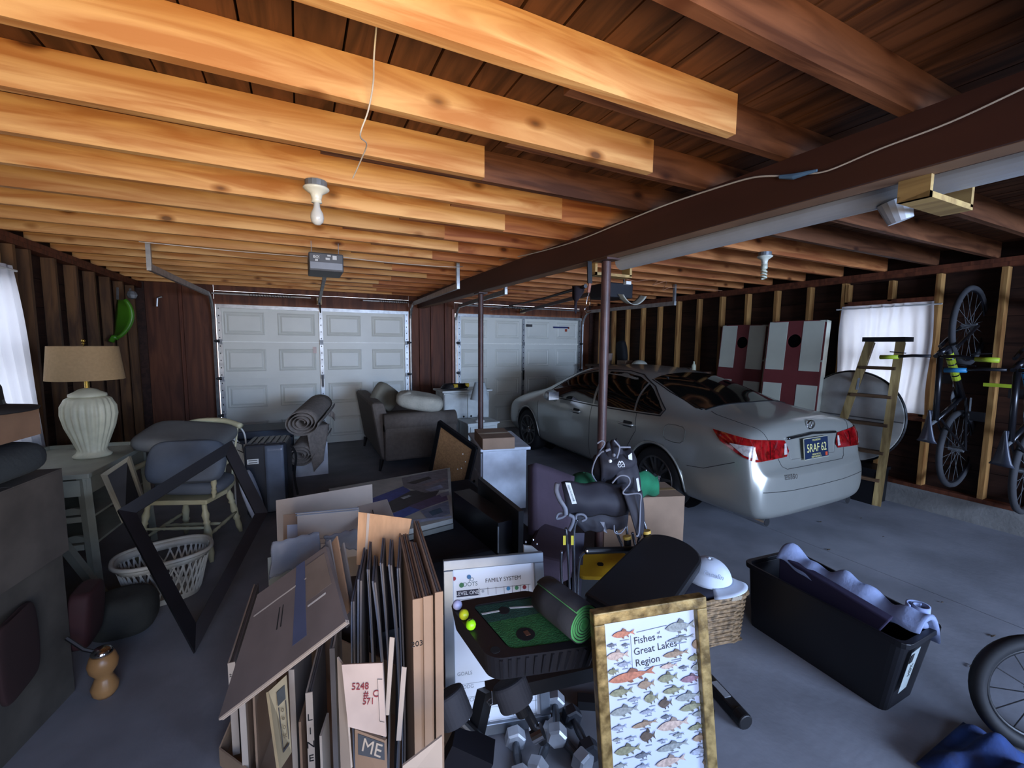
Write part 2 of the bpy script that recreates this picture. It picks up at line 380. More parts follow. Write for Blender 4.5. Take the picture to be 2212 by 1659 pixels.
def garage_door(name, X0, X1, marks):
    d = struct(name); w = X1-X0; sh = DH/4; np_ = 4
    mb = MB()
    mb.box((w/2, 0, sh/2), (w, .04, sh-.0004)); mb.box((w/2, -.021, sh-.014), (w, .004, .010)); mb.box((w/2, -.021, .010), (w, .004, .008))
    for k in range(np_):   # long raised panel with a sunk moulding round it
        cw = w/np_; cx = cw*(k+.5); pw, ph = cw*.68, sh*.52; c = (cx, sh*.5)
        def ring(a, b, ya, yb):
            vs = [(c[0]+sx*a[0]/2, ya, c[1]+sz*a[1]/2) for sx, sz in ((-1, -1), (1, -1), (1, 1), (-1, 1))]+[(c[0]+sx*b[0]/2, yb, c[1]+sz*b[1]/2) for sx, sz in ((-1, -1), (1, -1), (1, 1), (-1, 1))]
            mb.add(vs, [(i, (i+1) % 4, 4+(i+1) % 4, 4+i) for i in range(4)])
        ring((pw+.05, ph+.05), (pw+.02, ph+.02), -.0202, -.030); ring((pw+.02, ph+.02), (pw-.02, ph-.02), -.030, -.0202)
        ring((pw-.02, ph-.02), (pw-.07, ph-.07), -.0202, -.034)
        a, b = (pw-.07)/2, (ph-.07)/2
        mb.add([(c[0]-a, -.034, c[1]-b), (c[0]+a, -.034, c[1]-b), (c[0]+a, -.034, c[1]+b), (c[0]-a, -.034, c[1]+b)], [(0, 1, 2, 3)])
    first = mb.build('door_section', doorm, d, local=True); first.location = (X0, DY, 0)
    for i in range(1, 4): o = cop(first); o.parent = d; o.location = (X0, DY, sh*i)
    for i in range(4):
        z0 = sh*i
        for x, ww in ((X0+.03, .06), (X1-.03, .06), ((X0+X1)/2, .05)):
            st = MB().box((x, DY-.035, z0+sh/2), (ww, .03, sh-.03))
            for q in range(5): st.box((x, DY-.052, z0+.06+q*(sh-.12)/4), (.012, .005, .02), mi=1)
            st.build('stile', [galv, black], d)
        if i:
            for x in (X0+.03, X1-.03, (X0+X1)/2):
                MB().box((x, DY-.055, z0), (.05, .012, .07)).build('hinge', galvd, d)
        for x, sg in ((X0, -1), (X1, 1)):
            MB().cyl((x-sg*.03, DY-.06, z0+.01), (x+sg*.04, DY-.06, z0+.01), .022, n=10).build('roller', black, d)
    MB().box(((X0+X1)/2, DY-.045, DH-.03), (w, .05, .05)).build('top_strut', galv, d)
    MB().box(((X0+X1)/2, DY-.06, 1.0), (.03, .03, .18)).build('latch', black, d)
    for x, sg in ((X0-.035, -1), (X1+.035, 1)):
        t = MB(); pts = [Vector((x, DY-.06, .02)), Vector((x, DY-.06, 1.95))]+arc((x, DY-.36, 1.95), .3, 0, 90, 8, 'yz')
        t.tube([p for p in pts], .02, 6); t.build('vertical_track', galv, d)
        MB().cyl((x+sg*.01, DY-.02, .1), (x+sg*.01, DY-.02, DH+.05), .004, n=5).build('cable', galv, d)
    return d
g1 = garage_door('door_1', *D1, 0); g2 = garage_door('door_2', *D2, 1)
MB().box((.23, DY-.04, DH-.53*1-.12), (.05, .003, .10)).build('sticker', mat('sticker_pink', 'e8d0c4', .6), g1)
stk = MB().box((4.72, DY-.045, 1.93), (.36, .002, .03)); stk.box((4.84, DY-.045, 1.875), (.05, .002, .05), mi=1); stk.box((4.9, DY-.045, 1.925), (.03, .002, .04), mi=1)
stk.build('sticker', [mat('sticker_blue', '26306a', .5), mat('sticker_orange', 'c05030', .5)], g2)
MB().box((4.0, DY-.045, 1.95), (.13, .002, .05)).build('sticker', mat('sticker_dark', '3a3a38', .5), g2)
# the far end of the header: spring bars
def htrack(label, a, b, post):
    t = thing('overhead_track', label, 'door track', a)
    MB().bar(a, b, .03, .055).build('rail', galv, t); MB().box((a[0], a[1]+.02, (a[2]+ZC)/2+.02), (.032, .032, ZC-a[2]+.05)).build('hanger', galv, t)
    return t
htrack('grey overhead door track over the left side of the left garage door', (-1.06, 4.5, 2.2), (-1.06, 7.1, 2.24), 1)
htrack('overhead door track beside the brown beam, left garage door', (1.50, 4.3, 2.19), (1.71, 7.1, 2.24), 1)
htrack('overhead door track right of the brown beam, above the thin brown column', (2.14, 4.5, 2.19), (2.51, 7.1, 2.24), 1)
htrack('overhead door track near the right wall studs', (4.63, 4.37, 2.17), (5.15, 7.1, 2.24), 1)
for nm, x0, x1, lab in (('spring_bar', -1.05, .2, 'steel rod above the left half of the left garage door'), ('spring_bar', .95, 1.65, 'steel rod above the right half of the left garage door'), ('spring_bar', 2.6, 5.1, 'steel rod above the right garage door')):
    t = thing(nm, lab, 'rod', (x0, 7.3, 2.3)); MB().cyl((x0, 7.3, 2.27), (x1, 7.3, 2.27), .013).build('rod', galv, t)
    xs = x0+(x1-x0)*.35
    MB().tube([(xs+i*.006, 7.3+.026*cos(i*1.1), 2.27+.026*sin(i*1.1)) for i in range(90)], .004, 5).build('spring', black, t)

# ceiling: joists, deck boards
cl = struct('ceiling')
SPL = {-3: .3, -2: .3, -1: .35, 0: 1.47, 1: 1.46, 2: .81, 3: 1.5, 4: 1.3, 5: 1.0}
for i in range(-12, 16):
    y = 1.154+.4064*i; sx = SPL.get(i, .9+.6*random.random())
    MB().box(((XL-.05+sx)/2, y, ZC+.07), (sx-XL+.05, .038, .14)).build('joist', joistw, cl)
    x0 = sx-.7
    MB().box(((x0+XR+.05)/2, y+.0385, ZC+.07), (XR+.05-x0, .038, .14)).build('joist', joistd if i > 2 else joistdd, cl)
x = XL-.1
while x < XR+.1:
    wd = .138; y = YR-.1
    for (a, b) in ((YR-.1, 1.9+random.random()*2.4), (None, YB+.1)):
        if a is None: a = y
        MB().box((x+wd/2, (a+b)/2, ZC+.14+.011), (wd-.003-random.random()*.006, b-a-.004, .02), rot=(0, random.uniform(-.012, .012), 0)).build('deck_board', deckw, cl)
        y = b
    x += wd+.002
for x0, x1 in ((XL-.15, (XL+XR)/2), ((XL+XR)/2, XR+.15)):
    MB().box(((x0+x1)/2, (YR+YB)/2, 2.60), (x1-x0, YB-YR+.4, .03)).build('deck_light_block', shew, cl)  # unseen sheet added above the deck to stop light leaking through its gaps
# beam and columns
bm_ = struct('trim_1'); setp(bm_, 'long brown wooden beam under the joists')
for k, (x, z) in enumerate(((1.865, 2.285), (1.905, 2.285), (1.945, 2.285))):
    MB().box((x, 1.75, z), (.038, 11.3, .188)).build('beam_ply', beamw, bm_)
MB().box((1.905, 1.75, 2.195), (.09, 11.3, .012)).build('beam_plate', mat('plate_tan', '8a6a50', .6), bm_)
for y, lab in ((2.43, 'thick-looking brown steel post standing in front of the silver car'), (4.71, 'farther slim brown steel post behind the small white lamp')):
    t = thing('steel_post', lab, 'post', (1.915, y, 0)); MB().cyl((1.915, y, .01), (1.915, y, 2.17), .032, n=20).build('tube', steelb, t, smooth=False)
    MB().box((1.915, y, 2.18), (.11, .15, .012)).build('cap_plate', steelb, t); MB().box((1.915, y, .006), (.14, .14, .012)).build('foot_plate', steelb, t)
t = thing('drain_pipe', 'long grey plastic pipe slung beside the brown beam', 'pipe', (2.08, 1.2, 2.23))
MB().tube([(2.13, 2.53, 2.205), (2.13, -3.0, 2.265)], .06, 24).build('tube', pvc, t, smooth=False)
MB().tube([(2.13, .92, 2.18), (2.15, .90, 2.10)], [.055, .04], 16).build('spout', pvc, t)
def cradle(name, lab, y, z, w=.36):
    t = thing(name, lab, 'bracket', (2.05, y, z)); BX = 2.10
    MB().box((BX, y, z), (w, .09, .02)).build('bottom_board', plyl, t)
    MB().box((BX-w/2+.01, y, z+.09), (.02, .09, .2)).build('side_board', plyl, t); MB().box((BX+w/2-.01, y, z+.06), (.02, .09, .12)).build('side_board', plyl, t)
cradle('pipe_cradle', 'pale plywood cradle holding the near end of the grey pipe', .78, 2.125, .34)
cradle('pipe_cradle', 'small wooden cradle under the far end of the grey pipe by the post', 2.62, 2.115, .34)
# wires
def wire(lab, pts, r=.003, m=wirew, cat='cable', name='electric_cable', k=6):
    b = MB().tube(smoothpts(pts, k), r, 6).build(name, m); setp(b, lab, cat); return b
wire('white cable running along the top of the brown beam', [PX(*p, 1.832) for p in [(1000, 572), (1106, 557), (1225, 527), (1340, 482), (1440, 442), (1560, 402), (1630, 383), (1690, 380)]], .004)
wire('dull cable going on along the beam past the blue tape', [PX(*p, 1.832) for p in [(1740, 376), (1790, 368), (1900, 322), (2050, 265), (2212, 190)]], .003)
b = MB().tube([PX(1685, 382, 1.825), PX(1715, 381, 1.825), PX(1765, 368, 1.825)], [.008, .012, .005], 8).build('tape_wrap', mat('blue_tape', '5f86a8', .5)); setp(b, 'blue tape wrapped round the cable splice on the beam', 'tape')
wire('thin pale wire dangling from the deck past the bright joists', [PY(818, 0, 1.3), PY(808, 120, 1.36), PY(806, 180, 1.45), PY(795, 240, 1.53), PY(778, 292, 1.6), PY(792, 312, 1.75), PY(780, 345, 1.88), PY(762, 385, 2.0)], .0025)
wire('thin wire stapled from the left wall to the left door opener', [PZ(300, 522, 2.37), PZ(480, 540, 2.37), PZ(600, 550, 2.36), PZ(680, 556, 2.36)], .003)
wire('thin wire from the left door opener to the beam', [PZ(735, 555, 2.36), PZ(850, 568, 2.37), PZ(985, 577, 2.36), PX(1003, 570, 1.82)], .003)
wire('tangled pink wire loops beside the right door opener', [PZ(1330, 595, 2.33), PZ(1370, 607, 2.3), PZ(1395, 605, 2.36), PZ(1420, 606, 2.34), PZ(1410, 616, 2.3), PZ(1440, 608, 2.35), PZ(1432, 627, 2.28), PZ(1460, 620, 2.33), PZ(1560, 628, 2.35)], .003, mat('pink_wire', 'c08a6a', .5))

# ------------------------------------------------------------------ the silver car
CS, CX0, CY0 = .94, 3.895, 2.03
def cw(x, y, z): return Vector((CX0-y*CS, CY0+x*CS, z*CS))
silver = mat('car_paint', 'a9a9a0', .32, .55, var=.02, coat=.6)
def build_car():
    t = thing('car', 'silver four-door sedan parked facing the right garage door', 'car', (CX0, CY0+2.3, 0))
    # x, half width, belt z, top z, half width of top, bottom z
    ST_ = [(0.00, .70, .56, .60, .62, .30), (.03, .78, .60, .655, .70, .24), (.075, .82, .64, .70, .74, .22), (.10, .835, .80, .985, .66, .21), (.15, .85, .90, 1.055, .67, .20), (.24, .868, .93, 1.075, .66, .20),
           (.45, .893, .95, 1.10, .65, .20), (.72, .905, .97, 1.13, .62, .20), (.95, .91, .975, 1.21, .585, .20), (1.25, .91, .97, 1.315, .55, .20), (1.55, .91, .955, 1.385, .55, .19), (1.9, .91, .94, 1.43, .56, .18),
           (2.4, .91, .925, 1.45, .57, .18), (2.75, .91, .915, 1.425, .575, .18), (3.05, .91, .905, 1.335, .60, .18), (3.4, .91, .90, 1.175, .64, .18), (3.65, .905, .885, 1.06, .69, .19), (3.95, .90, .86, .99, .66, .20),
           (4.3, .88, .80, .915, .60, .20), (4.55, .84, .74, .83, .55, .21), (4.72, .78, .66, .72, .52, .22), (4.82, .68, .55, .60, .45, .24), (4.855, .58, .47, .50, .40, .28)]
    rings = []
    for (x, w, zb, zt, wt, zl) in ST_:
        h = zb-zl
        pts = [(0, zl), (.78*w, zl), (.955*w, zl+.03+.05*h), (.995*w, zl+.36*h), (w, zl+.62*h), (.985*w, zl+.85*h), (.945*w, zb)]
        if zt-zb > .14: pts += [(.945*w*.72+wt*.28+.02, zb+(zt-zb)*.42), (wt+.045, zt-.075), (wt*.72, zt-.012), (0, zt)]
        else: pts += [(.93*w*.6+wt*.4, zb+(zt-zb)*.45), (wt, zb+(zt-zb)*.75), (wt*.6, zt-.006), (0, zt)]
        rings.append([(x, y, z) for y, z in pts])
    mb = MB(); V = []; n = len(rings[0]); full = 2*n-2
    for r in rings:
        loop = r+[(x, -y, z) for x, y, z in r[-2:0:-1]]
        V += [cw(*p) for p in loop]
    F = [(i*full+j, i*full+(j+1) % full, (i+1)*full+(j+1) % full, (i+1)*full+j) for i in range(len(rings)-1) for j in range(full)]
    for base, flip in ((0, 1), ((len(rings)-1)*full, 0)):
        for j in range(n-1):   # end caps as rows between left and right halves
            a, b = j, j+1; c, d = (full-b) % full, (full-a) % full
            q = [base+a, base+b, base+c, base+d]
            q = [k for i, k in enumerate(q) if k not in q[:i]]; F.append(tuple(q))
    mb.add(V, F); body = mb.build('body', [silver, black], t, smooth=True, sub=2)
    cut = MB()
    for x in (1.10, 3.875): cut.cyl(cw(x, 1.3, .335), cw(x, -1.3, .335), .36*CS, n=48)
    co = cut.build('cut', black, t); b = body.modifiers.new('b', 'BOOLEAN'); b.object = co; b.operation = 'DIFFERENCE'; b.solver = 'EXACT'
    dg = bpy.context.evaluated_depsgraph_get(); me = bpy.data.meshes.new_from_object(body.evaluated_get(dg)); body.modifiers.clear(); body.data = me
    bpy.data.objects.remove(co)
    me.polygons.foreach_set('use_smooth', [True]*len(me.polygons))
    vs = [MW[t.name] @ v.co for v in me.vertices]; bvh = BVHTree.FromPolygons(vs, [p.vertices[:] for p in me.polygons])
    inv = MW[t.name].inverted()
    def hit(kind, a, b):
        if kind == 'L': o, d = cw(a, 3, b), cw(a, 0, b)
        elif kind == 'R': o, d = cw(a, -3, b), cw(a, 0, b)
        elif kind == 'back': o, d = cw(-3, a, b), cw(0, a, b)
        elif kind == 'top': o, d = cw(a, b, 3), cw(a, b, 1)
        else:   # 'wrap' : angle around a point inside the tail, height
            c = Vector((.95, 0, b)); dx, dy = -cos(R_(a)), sin(R_(a)); o, d = cw(.95+dx*3, dy*3, b), cw(.95, 0, b)
        dr = (d-o).normalized(); h = bvh.ray_cast(o, dr)
        return (h[0], -dr) if h[0] is not None else (d, -dr)
    def patch(name, kind, poly, m, off=.004, cuts=5, parent=None, lab=None, thick=0.):
        bm = bmesh.new(); bm.faces.new([bm.verts.new((a, b, 0)) for a, b in poly])
        bmesh.ops.triangulate(bm, faces=bm.faces[:])
        for _ in range(cuts if cuts < 4 else 3): bmesh.ops.subdivide_edges(bm, edges=bm.edges[:], cuts=1, use_grid_fill=True)
        for v in bm.verts:
            p, nn = hit(kind, v.co.x, v.co.y); v.co = inv @ (p+nn*off)
        me = bpy.data.meshes.new(name); bm.to_mesh(me); bm.free(); me.materials.append(m)
        me.polygons.foreach_set('use_smooth', [True]*len(me.polygons))
        o = bpy.data.objects.new(name, me); COL.objects.link(o); o.parent = parent or t; MW[o.name] = MW[t.name]
        if thick: sm = o.modifiers.new('s', 'SOLIDIFY'); sm.thickness = thick; sm.offset = 1
        if lab: o['label'] = lab
        return o
    def seam(kind, pts, r=.0028, m=None, name='panel_gap', closed=False):
        P = []
        for i in range(len(pts)-(0 if closed else 1)):
            a, b = pts[i], pts[(i+1) % len(pts)]
            for k in range(8): P.append(hit(kind, a[0]+(b[0]-a[0])*k/8, a[1]+(b[1]-a[1])*k/8)[0])
        if not closed: P.append(hit(kind, *pts[-1])[0])
        return MB().tube(P, r, 5, closed=closed).build(name, m or blackm, t)
    gap = mat('panel_gap', '2a2a28', .8)
    for s, K in ((1, 'L'), (-1, 'R')):
        patch('front_side_window', K, [(3.36, .955), (3.05, 1.15), (2.78, 1.285), (2.5, 1.345), (2.27, 1.365), (2.22, .965)], glassd)
        patch('rear_side_window', K, [(2.18, .965), (2.21, 1.365), (1.95, 1.365), (1.7, 1.335), (1.52, 1.28), (1.47, .985)], glassd)
        patch('quarter_window', K, [(1.44, .985), (1.49, 1.27), (1.38, 1.22), (1.2, 1.12), (1.08, 1.04), (1.10, 1.0)], glassd)
        seam(K, [(3.42, .945), (3.05, 1.17), (2.78, 1.305), (2.5, 1.365), (2.2, 1.385), (1.95, 1.385), (1.7, 1.355), (1.4, 1.25), (1.05, 1.05), (1.08, .985), (1.5, .965), (2.2, .945)], .007, black, 'window_trim', True)
        seam(K, [(3.55, .84), (3.50, .60), (3.47, .30)], m=gap); seam(K, [(2.22, .94), (2.20, .6), (2.22, .25)], m=gap)
        seam(K, [(1.42, .965), (1.38, .78), (1.52, .55), (1.72, .3)], m=gap); seam(K, [(3.5, .88), (2.2, .26), (3.5, .26)][1:], m=gap)
        seam(K, [(2.2, .26), (1.75, .27)], m=gap)
        seam(K, [(.985, .80), (.992, .85), (.985, .90), (.95, .925), (.86, .932), (.77, .925), (.738, .90), (.73, .85), (.738, .80), (.775, .772), (.86, .765), (.95, .775)], .003, mat('fuel_gap', '55554c', .6), 'fuel_door', True)
        seam(K, [(.22, .72), (.5, .60), (.68, .58)], m=gap)
        for x in (2.62, 1.62):
            p, nn = hit(K, x, .83); q, _ = hit(K, x-.2, .835)
            patch('handle_cup', K, [(x-.17, .80), (x-.03, .80), (x-.03, .865), (x-.17, .865)], gap, .002)
            MB().tube(smoothpts([p, p+nn*.035, (p+q)/2+nn*.045, q+nn*.035, q], 4), .011, 8).build('door_handle', silver, t, smooth=True)
        # wheel arch lip, well
        for x in (1.10, 3.875):
            P = []
            for k in range(25):
                a = R_(-5+190*k/24); xx, zz = x+.375*cos(a), .335+.375*sin(a)
                P.append(hit(K, xx, zz)[0])
            MB().tube(P, .011, 6).build('arch_lip', silver, t, smooth=True)
            MB().cyl(cw(x, s*.52, .335), cw(x, s*.50, .335), .36*CS, n=32).build('wheel_well', blackm, t)
            # wheel
            tr, wd = .333, .215; c = cw(x, s*.77, .333)
            sg = -s
            wh = MB(); prof = [(tr-.10, -wd/2), (tr-.03, -wd/2-.004), (tr-.006, -wd/2+.03), (tr, -wd/2+.06), (tr, wd/2-.06), (tr-.006, wd/2-.03), (tr-.03, wd/2+.004), (tr-.10, wd/2)]
            M = Matrix.Translation(c) @ Matrix.Rotation(R_(90)*sg, 4, 'Y') @ Matrix.Scale(CS, 4)
            wh.lathe(prof, n=40, M=M, caps=False); tire = wh.build('tire', rubber, t, smooth=True)
            rm = MB(); rm.lathe([(tr-.10, wd/2), (tr-.115, wd/2-.01), (tr-.125, wd/2-.09), (.0, wd/2-.10)], n=40, M=M, caps=False)
            rm.lathe([(tr-.09, wd/2-.005), (tr-.10, wd/2+.004), (tr-.115, wd/2)], n=40, M=M, caps=False)
            for k in range(7):
                a = 2*pi*k/7+.2
                for da in (-.09, .09):
                    rm.add([(r_*cos(a+da*q)+ww*sin(a)*e, r_*sin(a+da*q)-ww*cos(a)*e, z_) for r_, q, ww, z_ in ((.05, .4, .016, wd/2-.02), (tr-.10, 1.6, .012, wd/2-.004)) for e in (-1, 1)]
                           + [(r_*cos(a+da*q)+ww*sin(a)*e, r_*sin(a+da*q)-ww*cos(a)*e, z_-.03) for r_, q, ww, z_ in ((.05, .4, .016, wd/2-.02), (tr-.10, 1.6, .012, wd/2-.004)) for e in (-1, 1)],
                           [(0, 1, 3, 2), (4, 6, 7, 5), (0, 4, 5, 1), (2, 3, 7, 6), (0, 2, 6, 4), (1, 5, 7, 3)], M=M)
            rim = rm.build('rim', mat('alloy', '8d8d8c', .3, .9), tire); hb = MB().lathe([(.0, wd/2-.005), (.045, wd/2-.008), (.06, wd/2-.03)], n=20, M=M).build('hub_cap', chrome, tire)
        # mirror
        p = cw(3.02, s*.90, .93); q = cw(2.93, s*1.03, 1.0)
        MB().tube([p, q], [.035, .03], 8).build('mirror_arm', silver, t, smooth=True)
        mm = MB(); mm.sphere((0, 0, 0), (.105, .075, .075), 16); sh = mm.build('mirror', silver, t, local=True, smooth=True)
        sh.location = inv @ q; MB().box(cw(2.85, s*1.03, 1.0), (.15, .006, .10)).build('mirror_glass', chrome, t)
        # tail lamp wrapping round the corner
        red = mat('tail_red', 'a01218', .08, spec=.8, coat=1, var=.15, scale=20, col2='5c0808'); clr = mat('tail_clear', 'd8ccc4', .15, .2, var=.2, scale=40)
        e = s
        tl_ = patch('tail_lamp', 'wrap', [(e*24, .755), (e*22, .80), (e*25, .895), (e*42, .925), (e*55, .955), (e*60, .965), (e*56, .88), (e*48, .79), (e*42, .745)], red, .010, lab='red wrap-round tail lamp')
        patch('indicator_lens', 'wrap', [(e*41, .765), (e*46.5, .795), (e*52, .875), (e*43, .875)], clr, .014, parent=tl_)
        patch('reversing_lens', 'wrap', [(e*23.6, .775), (e*26, .775), (e*25.5, .87), (e*24, .87)], clr, .014, parent=tl_)
        patch('lamp_divider', 'wrap', [(e*34.6, .76), (e*35, .76), (e*35, .90), (e*34.6, .90)], mat('tail_dark', '40060a', .2), .013, parent=tl_)
    patch('rear_window', 'top', [(.74, -.60), (.80, -.66), (1.2, -.59), (1.52, -.52), (1.56, 0), (1.52, .52), (1.2, .59), (.80, .66), (.74, .60), (.70, 0)], glassd, .004)
    seam('top', [(.73, -.62), (.69, 0), (.73, .62)], .008, black, 'rear_window_trim'); seam('top', [(.75, .64), (1.2, .605), (1.53, .535)], .006, black, 'rear_window_trim'); seam('top', [(.75, -.64), (1.2, -.605), (1.53, -.535)], .006, black, 'rear_window_trim')
    patch('windshield', 'top', [(3.6, -.62), (3.45, -.66), (3.0, -.58), (2.85, -.53), (2.8, 0), (2.85, .53), (3.0, .58), (3.45, .66), (3.6, .62), (3.68, 0)], glassd, .004)
    seam('top', [(.30, .66), (.60, .63), (.68, .60)], m=gap); seam('top', [(.30, -.66), (.60, -.63), (.68, -.60)], m=gap)
    seam('back', [(.66, 1.02), (.60, .9), (.50, .75), (.47, .68), (.42, .655), (-.42, .655), (-.47, .68), (-.5, .75), (-.60, .9), (-.66, 1.02)], m=gap)
    ch = MB(); ch.tube(smoothpts([hit('back', y, .925-.015*abs(y)/.3)[0]+Vector((0, -.012, 0)) for y in (-.36, -.25, -.1, 0, .1, .25, .36)], 4), .012, 8); ch.build('trunk_trim', mat('dark_chrome', '5a5a5c', .2, .9), t, smooth=True)
    seam('back', [(.38, .90), (.33, .72), (-.33, .72), (-.38, .90)], .003, mat('paint_shade', '8a8a84', .4, .5), 'plate_recess')
    seam('back', [(.75, .50), (.4, .475), (0, .47), (-.4, .475), (-.75, .50)], .003, gap, 'bumper_line')
    for y in (.62, -.62): 
        MB().cyl(cw(.06, y, .215), cw(.35, y, .22), .042, n=16).build('exhaust_pipe', chrome, t); MB().cyl(cw(.058, y, .215), cw(.07, y, .215), .033, n=16).build('exhaust_mouth', blackm, t)
    p, _ = hit('back', .0, 1.0)
    em = MB(); em.tube([p+Vector((.05*cos(R_(a)), -.015, .036*sin(R_(a)))) for a in range(0, 360, 15)], .0055, 6, closed=True)
    em.tube([p+Vector(q) for q in ((.012, -.018, .030), (-.012, -.018, -.014), (.038, -.018, -.020))], .0055, 6); em.build('emblem', chrome, t)
    p, _ = hit('back', 0, .80); M = frameM(p+Vector((0, -.03, 0)), (1, 0, 0), (0, .12, 1))
    MB().box((0, 0, 0), (.345, .178, .006), M=M).build('plate_frame', mat('plate_frame', 'b8b49a', .4), t)
    lp = MB().box((0, 0, .003), (.335, .168, .006), M=M).build('license_plate', mat('plate_blue', '1c2a44', .35), t)
    yel = mat('plate_yellow', 'd8cf86', .5)
    text('5RAF 62', lp, M @ Matrix.Translation((0, .0, .007)), .098, yel, 'plate_number', sx=.82); text('MICHIGAN', lp, M @ Matrix.Translation((0, .067, .007)), .024, yel, 'plate_lettering')
    text('MEGA MOTO\nPERFORMANCE', lp, M @ Matrix.Translation((-.01, -.062, .007)), .020, yel, 'plate_lettering')
    MB().box((.135, -.062, .0065), (.03, .03, .003), M=M).build('plate_tab', mat('tab_orange', 'c84a28', .5), lp)
    p, _ = hit('back', .43, .60); text('ES350', t, frameM(p+Vector((0, -.012, 0)), (1, -.12, 0), (0, .1, 1)), .055, chrome, 'badge')
    return t
build_car()

# ------------------------------------------------------------------ lamps and openers on the ceiling
def socket(name, lab, x, y, cfl):
    t = thing(name, lab, 'light bulb', (x, y, 2.15)); z = ZC
    MB().cyl((x, y, z), (x, y, z-.03), .05, n=16).build('junction_box', galvd, t)
    MB().lathe([(.058, z-.03), (.06, z-.036), (.05, z-.045), (.028, z-.06), (.022, z-.085), (.024, z-.1)], (x, y, 0), 24).build('socket', mat('porcelain', 'e6e4cf', .3), t, smooth=True)
    b = MB()
    if not cfl:
        b.lathe([(.014, z-.10), (.016, z-.125), (.028, z-.15), (.031, z-.17), (.027, z-.19), (.014, z-.203), (0, z-.206)], (x, y, 0), 20); b.build('bulb', mat('bulb_glass', 'd4d4cc', .25), t, smooth=True)
    else:
        b.lathe([(.024, z-.1), (.026, z-.13), (.018, z-.14)], (x, y, 0), 16)
        b.tube([(x+.02*cos(a/2.2), y+.02*sin(a/2.2), z-.14-a*.0017) for a in range(46)], .007, 6); b.build('bulb', mat('cfl', 'e2e2c8', .3), t, smooth=True)
socket('ceiling_lamp', 'bare round bulb in a white porcelain holder on a joist', .105, 2.37, 0)
socket('ceiling_lamp', 'spiral bulb in a white porcelain holder right of the beam', 3.52, 2.38, 1)
t = thing('door_opener', 'grey motor box with stickers of the left garage door opener', 'opener', (.22, 3.72, 2.15))
MB().box((.22, 3.9, 2.225), (.25, .36, .14)).build('housing', mat('opener_grey', '4c4e50', .5), t, bevel=.01)
MB().box((.22, 3.717, 2.195), (.23, .012, .05)).build('light_cover', mat('opener_light', '8a8f94', .35), t)
stw = mat('sticker_white', 'c6c8c4', .6)
k = MB(); k.box((.15, 3.716, 2.26), (.045, .003, .02)); k.box((.24, 3.716, 2.275), (.025, .003, .012)); k.box((.28, 3.716, 2.262), (.03, .003, .03)); k.box((.23, 3.716, 2.25), (.03, .003, .016)); k.box((.15, 3.716, 2.235), (.02, .003, .015)); k.build('sticker', stw, t)
M = frameM((.155, 3.712, 2.262), (1, 0, 0), (0, 0, 1)); text('oo', t, M, .035, black)
for x in (.12, .32): MB().bar((x, 3.85, 2.29), (x, 3.85, ZC+.02), .02, .004).build('strap', galvd, t)
MB().bar((.24, 4.08, 2.24), (.31, 7.38, 2.2), .03, .04).build('rail', galvd, t)
MB().box((.315, 7.36, 2.23), (.07, .08, .1)).build('header_bracket', mat('bracket_brass', 'b49a6a', .5), t)
MB().bar((.31, 7.1, 2.19), (.33, DY-.03, 2.06), .02, .03).build('door_arm', black, t)
t = thing('door_opener', 'black motor box with hanging white cover, right garage door opener', 'opener', (2.78, 3.3, 2.05))
MB().box((2.78, 3.45, 2.12), (.3, .3, .14)).build('housing', mat('opener_black', '1c1d22', .4), t, bevel=.01)
MB().grid(lambda u, v: (2.75+.28*u, 3.22+.1*v, 2.07-.085*sin(pi*u)**.8+.02*v), 16, 4, th=.004).build('light_cover', mat('opener_cover', 'd9d8c8', .4, transl=.3), t, smooth=True)
MB().box((2.635, 3.29, 2.12), (.01, .02, .13)).build('end_plate', galvd, t)
for x in (2.68, 2.9): MB().bar((x, 3.4, 2.18), (x, 3.4, ZC+.02), .02, .004).build('strap', galvd, t)
MB().box((2.84, 3.28, 2.19), (.06, .04, .03)).build('connector', white, t)
MB().bar((2.8, 3.6, 2.15), (3.8, 7.36, 2.2), .03, .04).build('rail', mat('rail_dark', '3a3030', .5), t)
MB().box((3.85, 7.36, 2.22), (.08, .08, .08)).build('header_bracket', mat('bracket_brass', 'b49a6a', .5), t)
# strap, bag and hook hanging by the post
t = thing('hanging_strap', 'black strap with a steel snap hook hanging from the beam by the post', 'strap', (1.84, 2.56, 1.95))
MB().bar(PX(1273, 565, 1.83), PX(1274, 612, 1.83), .012, .035, (1, 0, 0)).build('strap', black, t)
MB().bar(PX(1274, 612, 1.83), PX(1271, 632, 1.83), .012, .02, (1, 0, 0)).build('webbing', mat('webbing', '8a5a48', .7), t)
MB().tube(smoothpts([PX(1273, 632, 1.83), PX(1268, 648, 1.83), PX(1267, 660, 1.83), PX(1274, 660, 1.83), PX(1275, 648, 1.83), PX(1273, 632, 1.83)], 3), .003, 6).build('snap_hook', chrome, t)
MB().tube(smoothpts([PX(1266, 664, 1.83), PX(1263, 668, 1.83), PX(1268, 675, 1.83), PX(1276, 673, 1.83)], 4), .004, 6).build('ring', chrome, t)
t = thing('fishing_rod', 'long dark fishing rod hanging level under the joists beside the steel post', 'rod', PX(1265, 620, 2.3))
MB().tube([PX(1265, 618, 2.3), PX(1180, 643, 2.45), PX(1060, 670, 2.7)], [.018, .012, .006], 8).build('rod', black, t)
t2 = setp(MB().grid(lambda u, v: PX(1236+24*u, 618+(10+52*(1-abs(2*u-.7)))*v, 2.3)+Vector((.03*sin(u*9), 0, 0)), 12, 8, th=.008).build('dark_cloth', mat('dark_cloth', '2a2026', .9), smooth=True), 'dark pointed cloth hanging over the end of the fishing rod', 'cloth')

